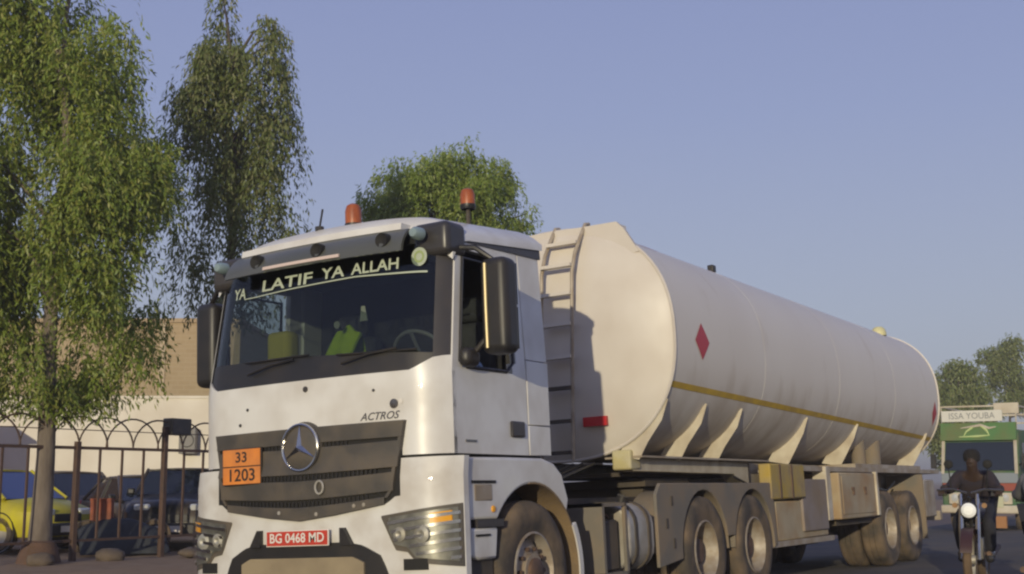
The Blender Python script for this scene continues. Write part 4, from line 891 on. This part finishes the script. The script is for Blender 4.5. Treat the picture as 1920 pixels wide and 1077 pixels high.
bun = thing('covered_motorbike', 'blue grey sheet thrown over a parked motorbike behind the fence', 'motorbike', (-11.35, 8.72, 0), R(60))
def sheet(a, c):
    x = -.75 + 1.5 * a; t = (2 * c - 1); h = .30 + .30 * sin(pi * min(1, max(0, .1 + a * .9))) ** .7
    w = .36 + .02 * sin(a * 17); return (x, w * t * (1.25 - .35 * (1 - abs(t))), max(.02, h * (1 - abs(t) ** 2.4) + .008 * sin(a * 23 + t * 5)))
MB().grid(sheet, 30, 16, thick=(0, 0, -.012)).build('cover_sheet', mat('blue_grey_sheet', (.035, .040, .050), .75, c2=(.028, .032, .040), scale=5., bump=.4, bscale=8.), bun, smooth=70)
for x in (-.58, .58):
    b = MB(); b.lathe([(.2, -.04), (.27, -.05), (.29, 0), (.27, .05), (.2, .04)], (x, 0, .29), 'y', 20); b.build('wheel', M['rubber'], bun)
crm = mat('orange_crate', srgb(150, 76, 46), .7, c2=srgb(122, 58, 38), scale=6., dirt=DUST, dirt_amt=.3)
cr = thing('orange_crate', 'orange plastic crate resting on the sheet over the motorbike', 'crate', (-11.62, 8.52, .52), R(40))
MB().box(-.17, .17, -.15, .15, 0, .03).build('crate_base', crm, cr)
for s in (-1, 1):
    MB().box(s * .155, s * .175, -.155, .155, .03, .40).build('crate_side', crm, cr); MB().box(-.155, .155, s * .137, s * .157, .03, .40).build('crate_side', crm, cr)
    MB().box(-.18, .18, s * .15, s * .172, .37, .415).build('crate_rim', crm, cr)

# ================================================================== MINIBUS
green = mat('bus_green', (.045, .13, .055), .6, c2=(.06, .12, .055), scale=2., dirt=DUST, dirt_amt=.5)
cream = mat('bus_cream', (.58, .53, .43), .55, c2=(.52, .46, .36), scale=2., dirt=DUST, dirt_amt=.55)
vz = gz(-.9, 27)
van = thing('green_minibus', 'green minibus with a white roof sign and roof rack following behind the tank trailer', 'minibus', (-.62, 27.1, vz), R(-1.5)); van.scale = (1, 1, 1.12)
h = .95
b = MB(); b.prism([(0, .45), (-.02, .95), (.04, 1.30), (.18, 2.05), (.24, 2.30), (5.2, 2.34), (5.25, .45)], 'x', -h, h); b.build('body', green, van, bevel=.05, seg=3)
MB().box(-h + .02, h - .02, -.045, .02, 1.10, 1.32).build('nose_panel', mat('grey_blue_panel', (.22, .25, .28), .5), van)
MB().box(-h + .04, h - .04, -.055, -.0, .92, 1.09).build('red_band', mat('bus_red', (.28, .06, .035), .5), van)
b = MB(); b.add([(-.86, -.005, 1.38), (.86, -.005, 1.38), (.82, .135, 2.02), (-.82, .135, 2.02), (-.86, .05, 1.38), (.86, .05, 1.38), (.82, .2, 2.02), (-.82, .2, 2.02)], [(0, 1, 2, 3), (4, 7, 6, 5), (0, 4, 5, 1), (1, 5, 6, 2), (2, 6, 7, 3), (3, 7, 4, 0)]); b.build('windscreen', carglass, van)
for s in (-1, 1):
    b = MB(); b.tube([(s * .9, -.03, 1.30), (s * .88, .12, 2.1)], .045, 6); b.build('pillar', cream, van)
    b = MB(); b.box(s * .62 - .15, s * .62 + .15, -.08, .0, .62, .88); lh = b.build('headlight_panel', cream, van, bevel=.02)
    b = MB(); b.lathe([(0, -.03), (.08, -.02), (.095, .02)], (s * .62, -.08, .76), 'y', 16); b.build('headlight', mat('car_lamp', (.62, .63, .62), .12, .3), lh)
    for k in range(4): MB().box(s * (h - .01), s * (h + .012), .55 + k * 1.15, 1.45 + k * 1.15, 1.42, 2.0).build('side_window', carglass, van)
    MB().box(s * (h - .01), s * (h + .01), .3, 5.1, 1.0, 1.16).build('side_stripe', cream, van)
    for y in (.9, 4.1):
        w_ = MB(); w_.lathe([(.2, -.1), (.2, .08), (.0, .05)], (s * .8, y, .34), 'x', 20, sgn=s); w = w_.build('wheel', M['rim'], van)
        t = MB(); t.lathe([(.2, -.1), (.31, -.11), (.34, -.06), (.34, .06), (.31, .11), (.2, .1)], (s * .8, y, .34), 'x', 24); t.build('tyre', M['rubber'], w)
    b = MB(); b.tube([(s * .95, .1, 1.5), (s * 1.12, .0, 1.55)], .02, 6); b.box(s * 1.12 - .07, s * 1.12 + .07, -.05, .0, 1.42, 1.75); b.build('side_mirror', M['black'], van)
MB().box(-.96, .96, -.16, -.03, .42, .60).build('bumper', cream, van, bevel=.03)
b = MB(); b.box(-.42, .42, -.07, -.02, .63, .88); b.build('grille', M['black'], van)
MB().box(.20, .58, -.18, -.16, .56, .80).build('number_plate', mat('pale_plate', (.50, .50, .34), .5), van)
MB().box(.30, .62, -.14, -.02, .10, .36).build('mud_flap', mat('orange_flap', (.34, .16, .06), .7), van)
b = MB(); b.add([(-.93, .02, 2.06), (.93, .02, 2.06), (.93, .10, 2.46), (-.93, .10, 2.46), (-.93, .14, 2.06), (.93, .14, 2.06), (.93, .2, 2.46), (-.93, .2, 2.46)], [(0, 1, 2, 3), (4, 7, 6, 5), (0, 4, 5, 1), (1, 5, 6, 2), (2, 6, 7, 3), (3, 7, 4, 0)]); sb = b.build('sun_band', mat('band_green', (.07, .18, .05), .6, c2=(.12, .15, .05), scale=2.), van)
lg = mat('pale_lime', (.50, .60, .26), .6)
bandy = lambda z: .02 + (z - 2.06) * .2 - .008
def leap(pts, r): return MB().tube([(x, bandy(z), z) for x, z in pts], r, 6)
leap([(-.42, 2.34), (-.15, 2.37), (.08, 2.40), (.28, 2.33), (.45, 2.36)], [.01, .028, .035, .03, .012]).build('leaping_mark', cream, sb)
leap([(.08, 2.39), (.22, 2.28), (.28, 2.18)], [.03, .03, .012]).build('leaping_mark', lg, sb); leap([(-.12, 2.36), (-.28, 2.26), (-.34, 2.16)], [.03, .02, .01]).build('leaping_mark', lg, sb)
leap([(-.46, 2.14), (0, 2.15), (.30, 2.17)], [.01, .028, .01]).build('leaping_mark', lg, sb)
sg_ = MB().box(-.88, .62, .04, .10, 2.49, 2.74).build('roof_sign', mat('sign_white', (.62, .61, .55), .5), van)
text_obj('sign_letters', 'ISSA YOUBA', .20, lambda a, c: (-.13 + a * 1.05, .034, 2.612 + c), mat('grey_letters', (.22, .23, .24), .6), sg_)
b = MB()
for z in (2.62, 2.84):
    b.tube([(-.92, .2, z), (.92, .2, z), (.92, 5.1, z), (-.92, 5.1, z)], .022, 6, closed=True)
rk = b.build('roof_rack', cream, van)
for y in (.2, 1.4, 2.6, 3.8, 5.1):
    for s in (-1, 1): MB().tube([(s * .92, y, 2.3), (s * .92, y, 2.84)], .018, 6).build('rack_stay', cream, rk)
MB().box(.40, 1.0, .18, .24, 2.66, 2.90).build('rack_board', cream, rk)

# ================================================================== MOTORBIKES AND RIDERS
def skin_body(name, J, E, m, parent, sub=2):
    names = list(J); me = bpy.data.meshes.new(name); me.from_pydata([J[k][0] for k in names], [(names.index(a), names.index(b_)) for a, b_ in E], [])
    o = bpy.data.objects.new(name, me); col.objects.link(o); o.parent = parent; me.materials.append(m)
    md = o.modifiers.new('skin', 'SKIN'); md.use_smooth_shade = True
    if not me.skin_vertices: 
        bm = bmesh.new(); bm.from_mesh(me); bm.verts.layers.skin.verify(); bm.to_mesh(me); bm.free()
    for i, k in enumerate(names):
        r = J[k][1]; sv = me.skin_vertices[0].data[i]; sv.radius = r if isinstance(r, tuple) else (r, r); sv.use_root = (i == 0)
    s = o.modifiers.new('sub', 'SUBSURF'); s.levels = sub; s.render_levels = sub
    return o
skinm = mat('dark_skin', (.050, .029, .020), .65)
def bike(label, loc, rz, tankm, mudm, group=None):
    """rides towards -Y"""
    k = thing('motorbike', label, 'motorbike', loc, rz, group)
    for y in (-.62, .63):
        w_ = MB(); w_.lathe([(.235, -.025), (.245, -.03), (.245, .03), (.235, .025)], (0, y, .30), 'x', 28)
        for j in range(9):
            a = j * 2 * pi / 9; w_.tube([(0, y, .30), (0, y + .24 * cos(a), .30 + .24 * sin(a))], .006, 4)
        w_.cyl((-.06, y, .30), (.06, y, .30), .05, 12); w = w_.build('wheel', M['silver'], k)
        t = MB(); t.lathe([(.24, -.035), (.27, -.045), (.30, -.025), (.30, .025), (.27, .045), (.24, .035)], (0, y, .30), 'x', 28); t.build('tyre', mat('muddy_tyre', (.16, .105, .06), .9, c2=(.10, .07, .045), scale=9.), w)
    for s in (-1, 1):
        MB().tube([(s * .085, -.62, .30), (s * .085, -.53, .62), (s * .085, -.42, .98)], [.024, .026, .02], 8).build('fork_leg', M['chrome'], k)
        MB().tube([(s * .02, -.40, .99), (s * .16, -.40, 1.03), (s * .34, -.30, 1.02)], .014, 6).build('handlebar', M['darkchrome'], k)
        b = MB(); b.tube([(s * .18, -.38, 1.03), (s * .20, -.38, 1.25)], .007, 5); b.lathe([(0, -.02), (.04, -.012), (.05, .0), (.048, .012), (0, .012)], (s * .20, -.38, 1.30), 'y', 12); b.build('mirror', M['void'], k)
        b = MB(); b.cyl((s * .15, -.43, .86), (s * .15, -.39, .86), .028, 10); b.build('indicator', mat('dull_amber', (.25, .12, .03), .4), k)
        MB().tube([(s * .14, -.1, .34), (s * .15, .3, .32), (s * .16, .75, .38)], .028, 8).build('exhaust' if s > 0 else 'swing_arm', M['hub'], k)
        MB().tube([(s * .12, .63, .32), (s * .13, .42, .70)], .025, 8).build('shock_absorber', M['silver'], k)
    b = MB(); b.lathe([(0, -.05), (.06, -.045), (.085, -.02), (.09, .02), (.06, .10), (0, .12)], (0, -.50, .81), 'y', 20); hd = b.build('headlight', M['black'], k)
    b = MB(); b.lathe([(0, -.062), (.05, -.056), (.078, -.03)], (0, -.50, .81), 'y', 20); b.build('lamp_glass', mat('lit_lamp', (.8, .8, .75), .1, emit=((1, .98, .92), .15)), hd)
    ap = arc(-.62, .30, .325, 25, 165, 12); b = MB(); b.grid(lambda a, c: (-.06 + .12 * c, *[np.interp(a, np.linspace(0, 1, 12), [p[i] for p in ap]) for i in (0, 1)]), 14, 2, thick=(0, 0, .006)); b.build('mudguard', mudm, k)
    ap2 = arc(.63, .30, .335, 10, 150, 12); b = MB(); b.grid(lambda a, c: (-.07 + .14 * c, *[np.interp(a, np.linspace(0, 1, 12), [p[i] for p in ap2]) for i in (0, 1)]), 14, 2, thick=(0, 0, .006)); b.build('mudguard', mudm, k)
    b = MB(); b.lathe([(0, -.30), (.09, -.27), (.13, -.1), (.12, .1), (.07, .22), (0, .25)], (0, -.10, .80), 'y', 16); b.build('fuel_tank', tankm, k)
    b = MB(); b.box(-.13, .13, .12, .82, .76, .84); b.build('seat', M['black'], k, bevel=.04, seg=3)
    b = MB(); b.box(-.11, .11, -.28, .12, .28, .52); b.cyl((0, -.18, .45), (0, -.26, .68), .075, 12); b.box(-.19, .19, -.05, .1, .28, .36); b.build('engine', M['darkchrome'], k, bevel=.015)
    b = MB(); b.tube([(0, -.42, .95), (0, -.3, .6), (0, -.25, .32), (0, .15, .30), (0, .35, .68)], .022, 8); b.tube([(0, -.40, .9), (0, .1, .74), (0, .75, .74)], .022, 8); b.build('frame', M['black'], k)
    b = MB(); b.box(-.09, .09, .84, .93, .70, .80); b.build('tail_light', mat('dull_red_lamp', (.20, .025, .02), .3), k, bevel=.02); MB().box(-.1, .1, .92, .94, .50, .64).build('number_plate', M['plate_red'], k)
    return k
def person(label, loc, rz, shirtm, trm, headwear=None):
    p = thing('person', label, 'person', loc, rz); p.scale = (.95, .97, .96)
    J = dict(pel=((0, .40, .88), (.14, .12)), sp=((0, .31, 1.02), (.135, .11)), ch=((0, .17, 1.17), (.155, .115)), nk=((0, .06, 1.275), (.06, .06)), hd0=((0, .015, 1.33), (.066, .08)), hd=((0, 0, 1.41), (.075, .095)), tp=((0, .015, 1.49), (.05, .06)))
    E = [('pel', 'sp'), ('sp', 'ch'), ('ch', 'nk'), ('nk', 'hd0'), ('hd0', 'hd'), ('hd', 'tp')]
    for s, n_ in ((-1, 'l'), (1, 'r')):
        J.update({n_ + 'sh': ((s * .175, .13, 1.21), .06), n_ + 'el': ((s * .255, -.02, 1.07), .042), n_ + 'wr': ((s * .32, -.24, 1.05), .03), n_ + 'ha': ((s * .31, -.31, 1.04), (.04, .03)),
                  n_ + 'hp': ((s * .09, .36, .86), .085), n_ + 'kn': ((s * .17, -.12, .70), .055), n_ + 'an': ((s * .15, .08, .36), .038), n_ + 'to': ((s * .15, -.08, .30), (.045, .033))})
        E += [('ch', n_ + 'sh'), (n_ + 'sh', n_ + 'el'), (n_ + 'el', n_ + 'wr'), (n_ + 'wr', n_ + 'ha'), ('pel', n_ + 'hp'), (n_ + 'hp', n_ + 'kn'), (n_ + 'kn', n_ + 'an'), (n_ + 'an', n_ + 'to')]
    body = skin_body('body', J, E, skinm, p)
    g = lambda k, d: (J[k][0], tuple(x + d for x in (J[k][1] if isinstance(J[k][1], tuple) else (J[k][1],) * 2)))
    S = {k: g(k, .028) for k in ('ch', 'sp', 'pel', 'lsh', 'lel', 'rsh', 'rel')}
    for n_, s in (('l', -1), ('r', 1)): S[n_ + 'cf'] = ((s * .325, -.15, 1.075), .052)
    skin_body('shirt', S, [('ch', 'sp'), ('sp', 'pel'), ('ch', 'lsh'), ('lsh', 'lel'), ('lel', 'lcf'), ('ch', 'rsh'), ('rsh', 'rel'), ('rel', 'rcf')], shirtm, p)
    T = {k: g(k, .026) for k in ('pel', 'lhp', 'lkn', 'lan', 'rhp', 'rkn', 'ran')}
    skin_body('trousers', T, [('pel', 'lhp'), ('lhp', 'lkn'), ('lkn', 'lan'), ('pel', 'rhp'), ('rhp', 'rkn'), ('rkn', 'ran')], trm, p)
    for s in (-1, 1):   # fingers closed round the grip, shoes, eyes, ears
        for q in range(4):
            b = MB(); x = s * (.285 + .018 * q); b.tube([(x, -.285, 1.062), (x, -.325, 1.055), (x, -.338, 1.02), (x, -.312, .998)], [.0095, .009, .0085, .007], 6); b.build('finger', skinm, body)
        b = MB(); b.tube([(s * .275, -.26, 1.04), (s * .262, -.285, 1.015), (s * .27, -.31, 1.0)], [.011, .010, .008], 6); b.build('thumb', skinm, body)
        b = MB(); b.lathe([(0, -.13), (.04, -.11), (.05, 0), (.045, .09), (0, .12)], (s * .15, -.02, .295), 'y', 12); b.build('shoe', M['black'], p)
        b = MB(); b.lathe([(0, -.004), (.008, 0), (0, .004)], (s * .030, -.097, 1.425), 'y', 8); b.build('eye', mat('eye_dark', (.05, .04, .035), .2), body)
        b = MB(); b.lathe([(0, -.008), (.028, 0), (0, .008)], (s * .080, .02, 1.405), 'x', 10); b.build('ear', skinm, body)
    b = MB(); b.prism([(-.02, 1.37), (.02, 1.37), (0, 1.435)], 'y', -.122, -.075); b.build('nose', skinm, body, bevel=.008)
    b = MB(); b.box(-.027, .027, -.092, -.07, 1.335, 1.347); b.build('mouth', mat('lips', (.035, .018, .014), .7), body)
    b = MB(); hm = headwear or mat('short_black_hair', (.012, .010, .009), .9)
    b.lathe([(.088, -.02), (.098, .03), (.09, .08), (.06, .115), (0, .128)] if headwear is None else [(.105, -.09), (.135, -.02), (.14, .04), (.12, .10), (.07, .145), (0, .155)], (0, .025, 1.412), 'z', 20)
    b.build('hair' if headwear is None else 'helmet', hm, p)
    return p
bl_ = (3.02, 7.86, gz(3.02, 7))
bike('dusty motorbike with a lit round headlight, riding beside the rear of the tank trailer', bl_, R(5), mat('dark_blue_tank', (.02, .022, .05), .35), mat('maroon_guard', (.05, .02, .018), .5))
person('rider in dark clothes leaning over the handlebars of the motorbike with the lit headlight', bl_, R(5), mat('dark_shirt', (.035, .024, .024), .9, c2=(.025, .02, .03), scale=10.), mat('dark_trousers', (.02, .02, .028), .9))
bl2 = (4.06, 6.0, gz(4.06, 6))
bike('red motorbike seen from behind at the right edge of the picture', bl2, R(182), mat('dark_red_tank', (.14, .02, .018), .4), mat('red_guard', (.14, .022, .02), .45))
person('rider in a grey shirt seen from behind at the right edge', bl2, R(182), mat('grey_shirt', (.17, .165, .165), .9, c2=(.13, .13, .135), scale=6.), mat('dark_trousers', (.02, .02, .028), .9), headwear=mat('lime_helmet', (.42, .55, .18), .35))

# ================================================================== DUSTY AIR
hz = MB(); hz.box(-2600, 2600, -2600, 2600, -1.4, 14.5); hm = bpy.data.materials.new('dusty_air'); hm.use_nodes = True; n, l = hm.node_tree.nodes, hm.node_tree.links
n.remove(n['Principled BSDF']); pv = n.new('ShaderNodeVolumePrincipled'); pv.inputs['Density'].default_value = .0020; pv.inputs['Color'].default_value = (.86, .83, .80, 1); pv.inputs['Anisotropy'].default_value = .2
l.new(pv.outputs[0], n['Material Output'].inputs['Volume']); hz.build('haze', hm, smooth=0, kind='stuff')
